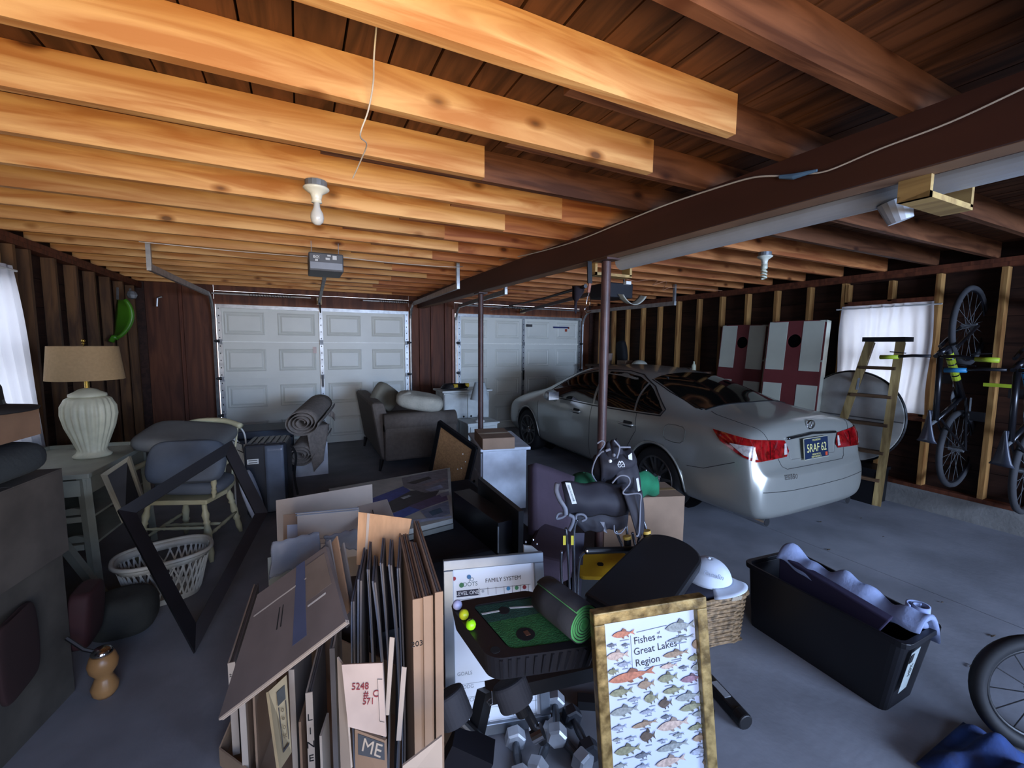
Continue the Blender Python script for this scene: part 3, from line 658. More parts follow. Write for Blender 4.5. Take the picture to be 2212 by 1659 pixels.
# ------------------------------------------------------------------ helpers for boxes seen in the photograph
def rotm(yaw, tilt, roll):
    return Matrix.Rotation(yaw, 4, 'Z') @ Matrix.Rotation(tilt, 4, 'X') @ Matrix.Rotation(roll, 4, 'Y')
def place(xyz, yaw, tilt=0, roll=0): return Matrix.Translation(Vector(xyz)) @ rotm(R_(yaw), R_(tilt), R_(roll))
def th_M(name, lab, cat, M, group=None):
    e = M.to_euler(); return thing(name, lab, cat, M.translation, (e.x, e.y, e.z), group)
def LB(t, name, m, *boxes, **k):
    b = MB()
    for c, d in boxes: b.box(c, d)
    return b.build(name, m, t, local=True, **k)
def carton(lab, M, w, d, h, m, tape=True, name='cardboard_box', cat='box', group=None):
    t = th_M(name, lab, cat, M, group); MB().box((0, 0, h/2), (w, d, h)).build('carton', m, t, local=True, bevel=.003)
    LB(t, 'top_flap', m, ((0, -d/4-.001, h+.0025), (w, d/2-.004, .005)), ((0, d/4+.001, h+.0025), (w, d/2-.004, .005)))
    if tape: LB(t, 'tape', mat('parcel_tape', 'a98a60', .3), ((0, 0, h+.0055), (w+.002, .05, .001)), ((w/2+.0008, 0, h-.04), (.001, .05, .08)))
    return t

# ------------------------------------------------------------------ back of the garage, left to right
# grey wine-rack side table with the big lamp
t = thing('side_table', 'grey-green side table with bottle racks under the fluted lamp', 'table', (-1.45, 3.88, 0), R_(-6))
tg = mat('table_grey', '9a9c8c', .6, var=.1)
LB(t, 'tabletop', tg, ((0, .05, .775), (.62, .86, .03)), bevel=.004)
LB(t, 'rim', tg, ((-.3, .05, .80), (.02, .86, .03)), ((0, .47, .80), (.6, .02, .03)))
LB(t, 'apron', tg, ((0, -.36, .70), (.58, .02, .10)), ((0, .44, .70), (.58, .02, .10)), ((-.28, .04, .5), (.02, .8, .5)), ((.28, .04, .70), (.02, .8, .1)))
for x in (-.27, .27):
    for y in (-.35, .43): MB().bar((x, y, .76), (x*1.12, y*1.05, 0), .045, .045).build('leg', tg, t, local=True)
MB().bar((.10, -.36, .46), (.36, -.42, 0.0), .04, .045).build('leg', tg, t, local=True)
for z in (.52, .34): 
    LB(t, 'shelf_rail', tg, ((-.02, -.35, z-.02), (.54, .02, .035)))
    b = MB(); N_ = 40
    poly = [(-.27+.5*i/N_, z+.025+.016*abs(sin(i/N_*5*pi))) for i in range(N_+1)]+[(.23, z-.005), (-.27, z-.005)]
    b.prism(poly, -.01, .01, M=Matrix.Translation((0, -.30, 0)) @ Matrix.Rotation(R_(90), 4, 'X')); b.build('bottle_rack', tg, t, local=True)
    LB(t, 'shelf_board', tg, ((0, .04, z-.03), (.55, .76, .015)))
LB(t, 'divider', tg, ((.02, -.35, .42), (.035, .02, .34)))
# lamp
L = Vector((-1.33, 4.0, .79))
t = thing('table_lamp', 'big fluted cream lamp with a tan drum shade on the grey side table', 'lamp', L)
cream = mat('cream_ceramic', 'cfcdb0', .5, var=.08, scale=12)
MB().lathe([(.10, 0), (.105, .012), (.085, .03), (.078, .05), (.105, .12), (.14, .22), (.156, .30), (.152, .36), (.125, .41), (.10, .425)], (0, 0, 0), 96, flute=(22, .13, lambda z: min(1, max(0, (z-.04)/.05))*min(1, max(0, (.42-z)/.05)))).build('base', cream, t, local=True, smooth=True)
MB().lathe([(.098, .425), (.102, .432), (.10, .445), (.07, .46), (.05, .475), (.02, .485), (0, .486)], (0, 0, 0), 32).build('lid', cream, t, local=True, smooth=True)
brass = mat('brass', 'c9a850', .25, .9)
MB().cyl((0, 0, .48), (0, 0, .56), .013).build('neck', brass, t, local=True)
shm = mat('linen_shade', 'b39468', .85, var=.06, scale=60, transl=.15)
sh = MB(); sh.lathe([(.205, .545), (.182, .775)], (0, 0, 0), 48, caps=False); sh.lathe([(.203, .545), (.180, .775)], (0, 0, 0), 48, caps=False); sh.build('shade', shm, t, local=True, smooth=True)
MB().bar((-.13, -.155, .546), (-.115, -.137, .775), .004, .003).build('shade_seam', mat('seam_tan', '8a6c46', .8), t, local=True)
k = MB(); k.cyl((0, 0, .56), (0, 0, .80), .003); k.sphere((.0, 0, .812), .012); k.sphere((0, 0, .792), (.010, .010, .006)); k.build('finial', brass, t, local=True, smooth=True)
# green thing on the wall
t = thing('string_trimmer', 'curved green plastic garden tool hanging by the dark left wall studs', 'garden tool', PY(262, 690, 6.0))
MB().grid(lambda u, v: PY(252-8*u+36*v*sin(pi*min(1, .08+u*.9))**.6, 648+80*u, 6.3-.15*v), 16, 5, th=.03).build('body', mat('lime_green', '4f8a22', .4), t, smooth=True)
MB().tube([PY(256, 730, 6.2), PY(246, 728, 6.2), PY(240, 738, 6.2)], .03, 8).build('nozzle', mat('lime_green', '4f8a22'), t, smooth=True)
for a, b in (((254, 622), (254, 646)), ((281, 624), (281, 640))):
    MB().tube([PY(*a, 6.3), PY(*b, 6.22)], .012, 6).build('hook', galv, t)
MB().sphere(PY(285, 637, 6.25), .05, 8).build('dial', galvd, t)
b = setp(MB().tube([PY(350, 641, 7.3), PY(340, 644, 7.3), PY(339, 662, 7.3)], .012, 6).build('wall_bracket', galv), 'small pale metal bracket on the far wall left of the left garage door', 'bracket')
# spindle chair with cushions
C_ = Vector((-.78, 4.02, 0)); cy_ = R_(-20)
t = thing('windsor_chair', 'cream painted armchair with turned legs carrying grey cushions', 'chair', C_, cy_)
crp = mat('cream_paint', 'c2bd98', .5, var=.1)
MB().prism([(-.24, -.22), (.24, -.24), (.26, .0), (.2, .24), (-.2, .24), (-.26, 0)], .42, .455).build('seat', crp, t, local=True, bevel=.008)
def turned(a, b, r=.02):
    a = Vector(a); b = Vector(b); pr = [(0, .7), (.06, .8), (.12, .75), (.2, 1.2), (.3, .8), (.33, 1.2), (.36, .8), (.5, 1.25), (.65, 1.0), (.68, 1.3), (.72, .9), (.85, 1.1), (1, .6)]
    return MB().tube([a.lerp(b, q) for q, _ in pr], [r*k_ for _, k_ in pr], 12)
for x, y in ((-.19, -.18), (.2, -.2), (-.16, .19), (.16, .19)): turned((x, y, .42), (x*1.35, y*1.35, 0), .022).build('leg', crp, t, local=True, smooth=True)
for x in (-.215, .22): turned((x, -.2, .17), (x*.95, .21, .19), .012).build('stretcher', crp, t, local=True, smooth=True)
turned((-.22, 0, .18), (.22, 0, .18), .012).build('stretcher', crp, t, local=True, smooth=True); turned((-.22, -.21, .24), (.23, -.22, .24), .011).build('stretcher', crp, t, local=True, smooth=True)
for s_ in (-1, 1):
    MB().tube(smoothpts([(s_*.2, .24, .72), (s_*.27, .1, .70), (s_*.29, -.1, .68), (s_*.28, -.22, .67)], 4), .02, 8).build('arm', crp, t, local=True, smooth=True)
    turned((s_*.26, -.18, .45), (s_*.28, -.2, .68), .016).build('arm_post', crp, t, local=True, smooth=True)
for i in range(7): x = -.18+.06*i; MB().cyl((x, .22, .45), (x*1.2, .30, .92), .008, n=8).build('spindle', crp, t, local=True)
MB().tube(smoothpts([(-.25, .28, .90), (-.1, .32, .94), (.1, .32, .94), (.25, .28, .90)], 4), .024, 8).build('crest_rail', crp, t, local=True, smooth=True)
def cushion(name, lab, c, d, m, rot=(0, 0, 0), group=None, cat='cushion', e=.45):
    t = MB(); 
    def fn(u, v):
        a = -pi/2+pi*u; b = 2*pi*v
        f = lambda q: math.copysign(abs(q)**e, q)
        return Euler(rot).to_matrix() @ Vector((d[0]/2*f(cos(a))*f(cos(b)), d[1]/2*f(cos(a))*f(sin(b)), d[2]/2*math.copysign(abs(sin(a))**.8, sin(a))*(.75+.25*cos(a))))+Vector(c)
    t.grid(fn, 16, 32); return setp(t.build(name, m, smooth=True, weld=True), lab, cat, group)
gb = mat('grey_blue_cloth', '5c646e', .9, var=.08, bump=.1); gr = mat('grey_cloth', '6a6c6a', .9, var=.08, bump=.1)
cushion('seat_cushion', 'blue-grey seat cushion standing on the cream chair', (-.76, 3.84, .72), (.50, .14, .38), gb, (R_(-25), 0, R_(-14)))
cushion('seat_cushion', 'large grey cushion lying across the top of the cream chair', (-.80, 4.10, .86), (.62, .46, .14), gr, (R_(12), R_(6), R_(-14)))
cushion('seat_cushion', 'thick blue-grey cushion filling the seat of the cream chair', (-.74, 3.98, .52), (.46, .36, .12), gb, (0, R_(4), R_(-14)))
cushion('pillow', 'pale blue-white pillow on the floor between cream chair and dark heater', (-.40, 4.22, .29), (.10, .30, .50), mat('pale_pillow', 'c2c8d4', .8), (R_(8), R_(-14), 0))
# white rack with hoop
t = thing('slatted_rack', 'white slatted plastic rack with a hoop handle behind the black empty frame', 'rack', (-.55, 4.75, 0))
q = [PY(478, 945, 4.75), PY(508, 918, 4.75), PY(528, 1000, 4.7), PY(532, 1060, 4.7)]
MB().slab4([PY(476, 950, 4.8), PY(505, 919, 4.8), PY(512, 940, 4.78), PY(486, 968, 4.78)], (0, .02, 0)).build('top_panel', white, t)
for k in range(6): a = PY(500+k*4, 938+k*4, 4.78); b = PY(522+k*3, 1025+k*6, 4.72); MB().bar(a, b, .008, .012).build('slat', white, t)
for k in range(5): MB().bar(PY(499+k*5, 950+18*k, 4.76), PY(524+k*2.5, 960+18*k, 4.76), .006, .008).build('cross_bar', black, t)
MB().tube(smoothpts([PY(452, 932, 4.85), PY(465, 920, 4.85), PY(490, 915, 4.85), PY(513, 920, 4.85), PY(527, 935, 4.85), PY(532, 962, 4.85)], 5), .008, 8).build('hoop_handle', white, t, smooth=True)
for x in (PY(505, 1000, 4.8).x, PY(530, 1000, 4.8).x): MB().cyl((x, 4.8, 0), (x, 4.8, .62), .008).build('leg', white, t)
# portable air conditioner
t = thing('air_conditioner', 'dark portable air conditioner with a blue-grey front strip', 'appliance', (-.28, 4.62, 0), R_(-6))
db = mat('dark_grey_plastic', '2b2f36', .4)
b = MB(); b.prism([(-.17, -.19), (.12, -.19), (.17, -.15), (.17, .18), (.14, .2), (-.17, .2)], .03, .68); b.build('housing', db, t, local=True, bevel=.02)
b = MB(); b.grid(lambda u, v: (.0+.15*u, -.195-.02*sin(pi*v*.5), .05+.62*v), 6, 12, th=.015); b.build('front_strip', mat('strip_bluegrey', '68717e', .3), t, local=True, smooth=True)
LB(t, 'top_grille', db, *[((-.13+.05*i, 0, .685), (.03, .3, .01)) for i in range(6)])
LB(t, 'label', white, ((-.1, -.193, .53), (.09, .004, .045)))
for z in (.52, .54): LB(t, 'label_line', gr, ((-.1, -.196, z), (.07, .002, .008)))
for x in (-.14, .14):
    for y in (-.15, .15): MB().sphere((x, y, .02), .02, 8).build('caster', black, t, local=True, smooth=True)
MB().tube(smoothpts([(.17, .1, .6), (.22, .06, .5), (.2, .05, .3), (.23, 0, .12)], 5), .012, 6).build('cord', black, t, local=True)
# dark trunk behind
t = thing('storage_ottoman', 'low dark slate chest behind the portable air conditioner', 'chest', (-.4, 6.15, 0))
LB(t, 'body', mat('slate', '3c4450', .6), ((0, 0, .22), (.62, .5, .44)), bevel=.02); LB(t, 'lid', mat('slate', '3c4450'), ((0, 0, .50), (.66, .54, .09)), bevel=.02)
# white box under the carpet rolls
t = thing('white_cabinet', 'low white box carrying the two carpet rolls', 'cabinet', (.10, 5.78, 0))
LB(t, 'body', mat('white_lam', 'cfd4dc', .5), ((0, 0, .20), (.36, .30, .40))); LB(t, 'door', mat('white_lam', 'cfd4dc'), ((0, -.157, .2), (.34, .012, .37))); MB().cyl((.12, -.165, .25), (.12, -.18, .25), .01).build('knob', galv, t, local=True)
# carpet rolls
cpt = mat('taupe_carpet', '8a8178', .95, var=.12, scale=30, bump=.4, bscale=120)
def roll(lab, a, b, r, turns, tail=None):
    a = Vector(a); b = Vector(b); t = thing('carpet_roll', lab, 'carpet', a); d = (b-a).normalized(); up = Vector((0, 0, 1)); s1 = d.cross(up).normalized(); u1 = s1.cross(d)
    m = MB(); n = 26*turns; L_ = (b-a).length
    def fn(u, v):
        ang = u*turns*2*pi; rr = r*(.22+.78*u)*(1+.05*sin(2*ang+1)); return a+(s1*cos(ang)*1.08+u1*sin(ang)*.95)*rr+d*(L_*v+.02*sin(ang*.7)*(1-v))
    m.grid(fn, n, 6, th=-.007); m.build('roll', cpt, t, smooth=True)
    if tail: tail(t)
    return t
def tail1(t):
    MB().grid(lambda u, v: PY(697-12*u+20*v*(1-u), 902+128*u, 5.6-.2*u).lerp(PY(668-20*u, 900+105*u, 5.25), 1-v*1.0) if False else PY((650+40*v)+(18*v-8*(1-v))*0+(22*v)*(1-u)+12*u*(1-v), 905+(75+55*v)*u+8*v*(1-u), 5.28+.12*v), 10, 10, th=.008).build('hanging_tail', cpt, t, smooth=True)
roll('upper taupe carpet roll leaning up over the other roll', PY(650, 915, 5.35), PY(692, 872, 6.3), .165, 4)
roll('lower taupe carpet roll with loose end, on the white box', PY(647, 985, 5.45), PY(690, 925, 6.25), .14, 4,
     lambda t: MB().grid(lambda u, v: PY(662+50*v-14*u*v+16*u*(1-v), 925+(95-15*v)*u-10*v, 5.42+.25*v*(1-u)), 12, 8, th=.008).build('loose_end', cpt, t, smooth=True))
cloth_flap = setp(MB().grid(lambda u, v: PY(710+14*u, 885+14*v+10*u*u, 6.1+.05*sin(3*u)), 6, 4, th=.008).build('carpet_offcut', cpt, smooth=True), 'curled carpet scrap poking out right of the upper roll', 'carpet')
# sofa
t = thing('sofa', 'brown-grey sofa seen from its arm end before the left garage door', 'sofa', (1.25, 6.0, 0))
sf = mat('sofa_cloth', '6c6259', .9, var=.08, scale=25, bump=.15)
b = MB(); b.hexa([Vector(p) for p in ((.93, 5.42, .12), (1.86, 5.42, .12), (1.86, 5.66, .12), (.93, 5.66, .12), (.93, 5.40, .60), (1.86, 5.40, .60), (1.86, 5.64, .60), (.93, 5.64, .60))]); b.build('arm', sf, t, bevel=.03)
b = MB(); b.cyl((.93, 5.50, .60), (1.86, 5.50, .60), .115, n=24); b.build('arm_roll', sf, t, smooth=True)
b = MB(); b.hexa([Vector(p) for p in ((.90, 5.50, .12), (1.12, 5.50, .12), (1.12, 7.1, .12), (.90, 7.1, .12), (.80, 5.62, .84), (.96, 5.62, .84), (.96, 7.1, .86), (.78, 7.1, .86))]); b.build('back', sf, t, bevel=.04)
MB().box((1.4, 6.3, .27), (.9, 1.5, .3)).build('base', sf, t, bevel=.02)
MB().box((1.42, 6.3, .46), (.8, 1.3, .15)).build('seat_cushion', sf, t, bevel=.04); MB().box((1.4, 6.98, .42), (.9, .22, .6)).build('arm', sf, t, bevel=.04)
for x in (.9, 1.82):
    for y in (5.5, 6.95): MB().cyl((x, y, .14), (x-.03, y-.02, 0), .03, .015, n=8).build('leg', mat('dark_leg', '1a1412', .4), t)
cushion('throw_pillow', 'olive-brown cushion tipped in the corner of the sofa', (1.08, 6.25, .84), (.44, .16, .40), mat('olive_cloth', '7d7868', .9), (R_(10), R_(30), R_(40)))
cushion('fleece_pillow', 'lumpy off-white fleece pillow heaped on the sofa arm', (1.42, 5.62, .84), (.62, .40, .25), mat('fleece', 'b9b5a4', 1, var=.1, bump=.6, bscale=50), (R_(8), R_(10), R_(-12)), e=.7)
cushion('fleece_pillow', 'small rolled fleece bolster beside the lumpy fleece pillow', (1.22, 5.62, .90), (.20, .2, .16), mat('fleece', 'b9b5a4'), (0, R_(-20), 0), e=.8)
# tall white cabinet with hose and small lamp
t = thing('tall_cabinet', 'tall grey-white cabinet near the right garage door, hose on top', 'cabinet', (2.27, 6.35, 0))
wl = mat('cabinet_white', 'c4c8c2', .5)
MB().box((2.27, 6.35, .43), (.72, .42, .86)).build('body', wl, t); MB().box((2.27, 6.33, .885), (.80, .50, .03)).build('top', wl, t, bevel=.006)
for x in (2.09, 2.45): dr = MB().box((x, 6.13, .45), (.345, .018, .78)).build('door', wl, t, bevel=.004); MB().sphere((x+(.12 if x < 2.2 else -.12), 6.11, .5), .015, 8).build('knob', black, dr)
t = thing('garden_hose', 'coiled black hose with yellow bands on the tall cabinet', 'hose', (2.05, 6.3, .90))
b = MB(); b.tube([(2.12+(.20-.012*(i//24))*cos(i*pi/12), 6.27+(.12-.008*(i//24))*sin(i*pi/12), .925+.014*(i/24)) for i in range(96)], .019, 8); b.build('hose', black, t, smooth=True)
for a in (-.5, -1.7): MB().cyl((2.12+.20*cos(a)-.03, 6.27+.12*sin(a), .965), (2.12+.20*cos(a)+.03, 6.27+.12*sin(a)+.005, .965), .030, n=10).build('yellow_band', mat('band_yellow', 'c8a82a', .5), t)
t = thing('small_table', 'white bedside cabinet holding the small white table lamp', 'cabinet', (2.30, 5.62, 0))
MB().box((2.30, 5.75, .25), (.44, .36, .44)).build('body', wl, t); MB().box((2.30, 5.74, .485), (.48, .42, .025)).build('top', wl, t); MB().box((2.30, 5.56, .26), (.38, .015, .36)).build('door', wl, t)
t = thing('small_lamp', 'small white table lamp with a grey-white cone shade', 'lamp', (2.27, 5.62, .50))
MB().lathe([(.07, 0), (.07, .015), (.035, .04), (.03, .09), (.018, .12), (.026, .2), (.02, .27), (.012, .3), (.01, .34)], (0, 0, 0), 20).build('base', white, t, local=True, smooth=True)
b = MB(); b.lathe([(.135, .32), (.07, .56)], (0, 0, 0), 32, caps=False); b.lathe([(.132, .32), (.068, .56)], (0, 0, 0), 32, caps=False); b.build('shade', mat('shade_grey', 'b4bcbc', .8), t, local=True, smooth=True)
MB().cyl((0, 0, .33), (0, 0, .5), .006).build('stem', brass, t, local=True)

# nightstand with a carton on it
t = thing('nightstand', 'white nightstand beside the leaning corkboard', 'cabinet', (1.78, 3.93, 0), R_(-12))
wn = mat('nightstand_white', 'd3d8e0', .5)
LB(t, 'body', wn, ((0, 0, .32), (.42, .68, .58)), bevel=.004); LB(t, 'top', wn, ((0, 0, .625), (.48, .76, .03)), bevel=.006)
for z in (.47, .22):
    dr = LB(t, 'drawer', wn, ((-.215, 0, z), (.018, .62, .22))); MB().sphere((-.24, 0, z), .015, 8).build('knob', black, dr, local=True)
carton('shallow kraft carton on the white nightstand', place((1.66, 3.75, .643), -12), .30, .46, .10, card)
k = bpy.data.objects['nightstand']
# corkboard leaning
t = th_M('corkboard', 'corkboard in a wide black frame leaning on the white nightstand', 'board', place((1.30, 4.12, .16), -64, 10, 24))
LB(t, 'cork', mat('cork', 'b28658', .9, var=.15, scale=60), ((0, 0, .33), (.44, .014, .58)))
for c, d in (((0, 0, .02), (.5, .03, .05)), ((0, 0, .64), (.5, .03, .05)), ((-.235, 0, .33), (.05, .03, .64)), ((.235, 0, .33), (.05, .03, .64))): LB(t, 'frame_rail', black, (c, d), bevel=.003)
for x, z in ((.1, .3), (.14, .34), (.17, .44), (.12, .5), (-.05, .12)): MB().sphere((x, -.01, z), .006, 6).build('push_pin', white, t, local=True)

# ------------------------------------------------------------------ left: black frame, small mirror, laundry basket
def quad_frame(name, lab, cat, P, w, dpt, m, glass=None):
    P = [Vector(p) for p in P]; c = sum(P, Vector())/4; n = (P[1]-P[0]).cross(P[3]-P[0]).normalized()
    if n.dot(CO-c) < 0: n = -n
    t = thing(name, lab, cat, P[0]); In = []
    for i in range(4):
        a = (P[i-1]-P[i]).normalized(); b = (P[(i+1) % 4]-P[i]).normalized(); s_ = math.sin(a.angle(b)); In.append(P[i]+(a+b)*(w/s_))
    for i in range(4):
        j = (i+1) % 4; MB().hexa([P[i], P[j], In[j], In[i], P[i]+n*dpt, P[j]+n*dpt, In[j]+n*dpt*.55, In[i]+n*dpt*.55]).build('frame_rail', m, t)
    if glass: MB().hexa(In+[p+n*.008 for p in In]).build('panel', glass, t)
    return t
B_ = PZ(418, 1412); Rr = PY(575, 1110, 3.12); Ll = PY(253, 1105, 2.92)
nn = (Rr-B_).cross(Ll-B_).normalized(); d_ = ray(497, 955); Tt = CO+d_*((B_-CO).dot(nn)/d_.dot(nn))
quad_frame('picture_frame', 'big empty black picture frame balanced on one corner', 'frame', [B_, Rr, Tt, Ll], .062, .03, mat('black_frame', '15151a', .4, var=.2))
quad_frame('mirror', 'small dark mirror in a thin wooden frame leaning on the grey side table', 'mirror', [PY(268, 1130, 3.30), PY(316, 1085, 3.30), PY(283, 985, 3.48), PY(222, 1025, 3.40)], .022, .02, mat('drift_wood', '7a7460', .7), mat('dark_mirror', '08080a', .6))
t = thing('laundry_basket', 'white plastic laundry basket with diamond-shaped holes', 'basket', (-.80, 3.30, 0), R_(15))
wp = mat('white_plastic', 'b6b4a8', .45)
def basket_pt(u, z, off=0):
    a = 2*pi*u; k_ = .72+.28*z/.32; f = lambda q: math.copysign(abs(q)**.75, q); return Vector(((.235+off)*k_*f(cos(a)), (.175+off)*k_*f(sin(a)), z*.9))
b = MB()
for k_ in range(36):
    for sg in (-1, 1): b.tube([basket_pt((k_+sg*1.6*q)/36, .03+.24*q) for q in (0, .25, .5, .75, 1)], .0065, 4)
lat = b.build('lattice', wp, t, local=True); lat['kind'] = 'stuff'
b = MB(); b.grid(lambda u, v: basket_pt(u, .262+.05*v, .004), 48, 2, th=.006); b.build('upper_band', wp, t, local=True, smooth=True)
MB().tube([basket_pt(i/40, .315, .012) for i in range(40)], .013, 6, closed=True).build('rim', wp, t, local=True, smooth=True)
b = MB(); b.grid(lambda u, v: basket_pt(u, .002+.04*v, .003), 40, 2, th=.006); b.add([basket_pt(i/40, .004) for i in range(40)], [tuple(range(40))]); b.build('bottom', wp, t, local=True)
b = MB(); b.grid(lambda u, v: basket_pt(.0+u*.001, 0)+Vector((0, 0, 0)), 1, 1)
# left pile of boxes with dark things
carton('tall dirty grey carton at the bottom of the left pile', place((-1.36, 2.32, 0), -12), .66, .6, .66, mat('dark_card', '4a463f', .9, var=.2), False)  # dark grey-brown card with noise mottling
t = carton('grey-brown carton with a tan printed panel, middle of the left pile', place((-1.27, 2.33, .672), -10), .56, .52, .37, mat('dark_card2', '524c45', .9, var=.2), False)
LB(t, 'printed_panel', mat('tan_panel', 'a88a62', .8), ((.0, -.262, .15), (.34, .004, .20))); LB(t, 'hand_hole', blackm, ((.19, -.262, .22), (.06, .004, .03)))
cushion('black_blanket', 'folded dark slate blanket lying on the left pile of cartons', (-1.25, 2.30, 1.13), (.56, .48, .16), mat('slate_blanket', '2f3638', .95, bump=.3), (0, 0, R_(-10)), e=.35, cat='blanket')
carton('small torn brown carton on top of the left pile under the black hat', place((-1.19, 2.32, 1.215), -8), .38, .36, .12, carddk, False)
t = thing('felt_hat', 'black wide-brimmed hat on the topmost carton of the left pile', 'hat', (-1.08, 2.26, 1.342))
b = MB(); b.lathe([(.0, .13), (.07, .125), (.085, .09), (.09, .02), (.10, .012), (.175, .0), (.18, .008), (.10, .02), (.085, .03)], (0, 0, 0), 32); b.build('felt', blackm, t, local=True, smooth=True)
MB().lathe([(.092, .02), (.088, .045)], (0, 0, 0), 32, caps=False).build('hat_band', black, t, local=True)
cushion('red_bag', 'dull dark red cloth bag at the foot of the left pile', (-.96, 2.66, .30), (.10, .22, .34), mat('dull_red', '300d12', .8), (0, R_(6), 0), cat='bag')
cushion('red_cloth', 'dark red cloth hanging down the side of the dirty grey carton', (-1.0, 2.22, .42), (.03, .26, .38), mat('dull_red2', '2c1616', .9), cat='cloth')
t = thing('wooden_knob_lamp', 'small tan turned lamp base with a bright metal ring on the floor', 'lamp', (-.84, 2.45, 0))
MB().lathe([(.03, 0), (.045, .02), (.05, .05), (.035, .085), (.03, .10), (.05, .13), (.055, .16), (.045, .195), (.03, .205)], (0, 0, 0), 24).build('turned_body', mat('amber_wood', 'a47a4c', .35), t, local=True, smooth=True)
MB().lathe([(.038, .2), (.04, .21), (.03, .225), (.016, .23)], (0, 0, 0), 24).build('metal_ring', chrome, t, local=True, smooth=True)
MB().tube([(-.02, 0, .215), (-.06, .0, .24), (-.12, .02, .30)], .008, 6).build('cord', black, t, local=True)
cushion('grey_sack', 'slumped dark grey-green sack behind the turned lamp base', (-.90, 2.92, .14), (.30, .26, .27), mat('sack', '2a2c28', .9, bump=.3), cat='sack', e=.7)

# ------------------------------------------------------------------ right wall: shelf, game boards, round table, ladder, bicycles
t = thing('wall_shelf', 'long dark wooden shelf along the right wall behind the car', 'shelf', (5.2, 5.6, 0))
dw = wood('shelf_wood', '5a4030', '3c2a20', 1, knots=False)
MB().box((5.22, 5.62, 1.20), (.42, 2.6, .04)).build('board', dw, t); MB().box((5.22, 5.62, .6), (.42, 2.6, .04)).build('board', dw, t)
for y in (4.4, 5.6, 6.85): MB().box((5.05, y, .6), (.04, .06, 1.16)).build('upright', dw, t)
t = thing('bucket', 'pinkish white bucket at the far end of the wall shelf', 'bucket', (5.15, 6.45, 1.22))
MB().lathe([(.085, 0), (.11, .2), (.116, .2), (.116, .215), (.105, .215)], n=24).build('pail', mat('bucket_white', 'c4a898', .5), t, local=True, smooth=True)
t = thing('helmet', 'round white helmet on the wall shelf above the car roof', 'helmet', (5.12, 5.55, 1.22))
b = MB(); b.grid(lambda u, v: (.12*cos(2*pi*u)*sin(.1+1.4*v), .15*sin(2*pi*u)*sin(.1+1.4*v), .11*cos(.1+1.4*v)+.01), 24, 10, th=.008); b.build('helmet_shell', mat('helmet_white', 'd8d6c2', .3), t, local=True, smooth=True)
MB().tube([(.0, -.14, .03), (0, -.08, .10), (0, 0, .125), (0, .08, .10), (0, .14, .03)], .006, 6).build('ridge', galv, t, local=True)
carton('small brown carton between bucket and helmet on the wall shelf', place((5.15, 5.95, 1.22), 0), .16, .22, .10, carddk, False)
cushion('black_bag', 'tall black bag standing on the wall shelf against the studs', (5.25, 6.15, 1.47), (.14, .22, .5), blackm, (R_(-12), 0, 0), cat='bag', e=.7)
random.seed(3)
for k, (y, lab) in enumerate(((5.25, 'coiled dusty grey strap on the wall shelf right of the helmet'), (5.02, 'flat dusty tool pouch on the wall shelf'), (4.62, 'lumpy brown rag near the near end of the wall shelf'))):
    cushion('dusty_rag', lab, (5.15, y, 1.25), (.2, .2, .055), mat('dusty%d' % k, ('5c5650', '4a3e34', '6a5648')[k], .9, bump=.4), cat='rag', e=.8)
t = thing('spray_bottle', 'small pale bottle near the corner of the first game board', 'bottle', (5.1, 4.42, 1.22)); MB().lathe([(.03, 0), (.03, .09), (.012, .12), (.012, .15), (0, .152)], n=14).build('bottle_body', mat('pale_bottle', 'c8c8a8', .4), t, local=True, smooth=True)
t = thing('low_bench', 'low dark bench under the two cornhole boards', 'bench', (5.1, 3.5, 0)); MB().box((5.16, 3.5, .65), (.5, 1.5, .06)).build('bench_top', dw, t)
for y in (2.85, 4.15): MB().box((5.16, y, .31), (.46, .06, .62)).build('leg', dw, t)
maroon = mat('maroon_paint', '7c3a3a', .5, var=.05); quadw = mat('board_white', 'd6d8c4', .5, var=.03)
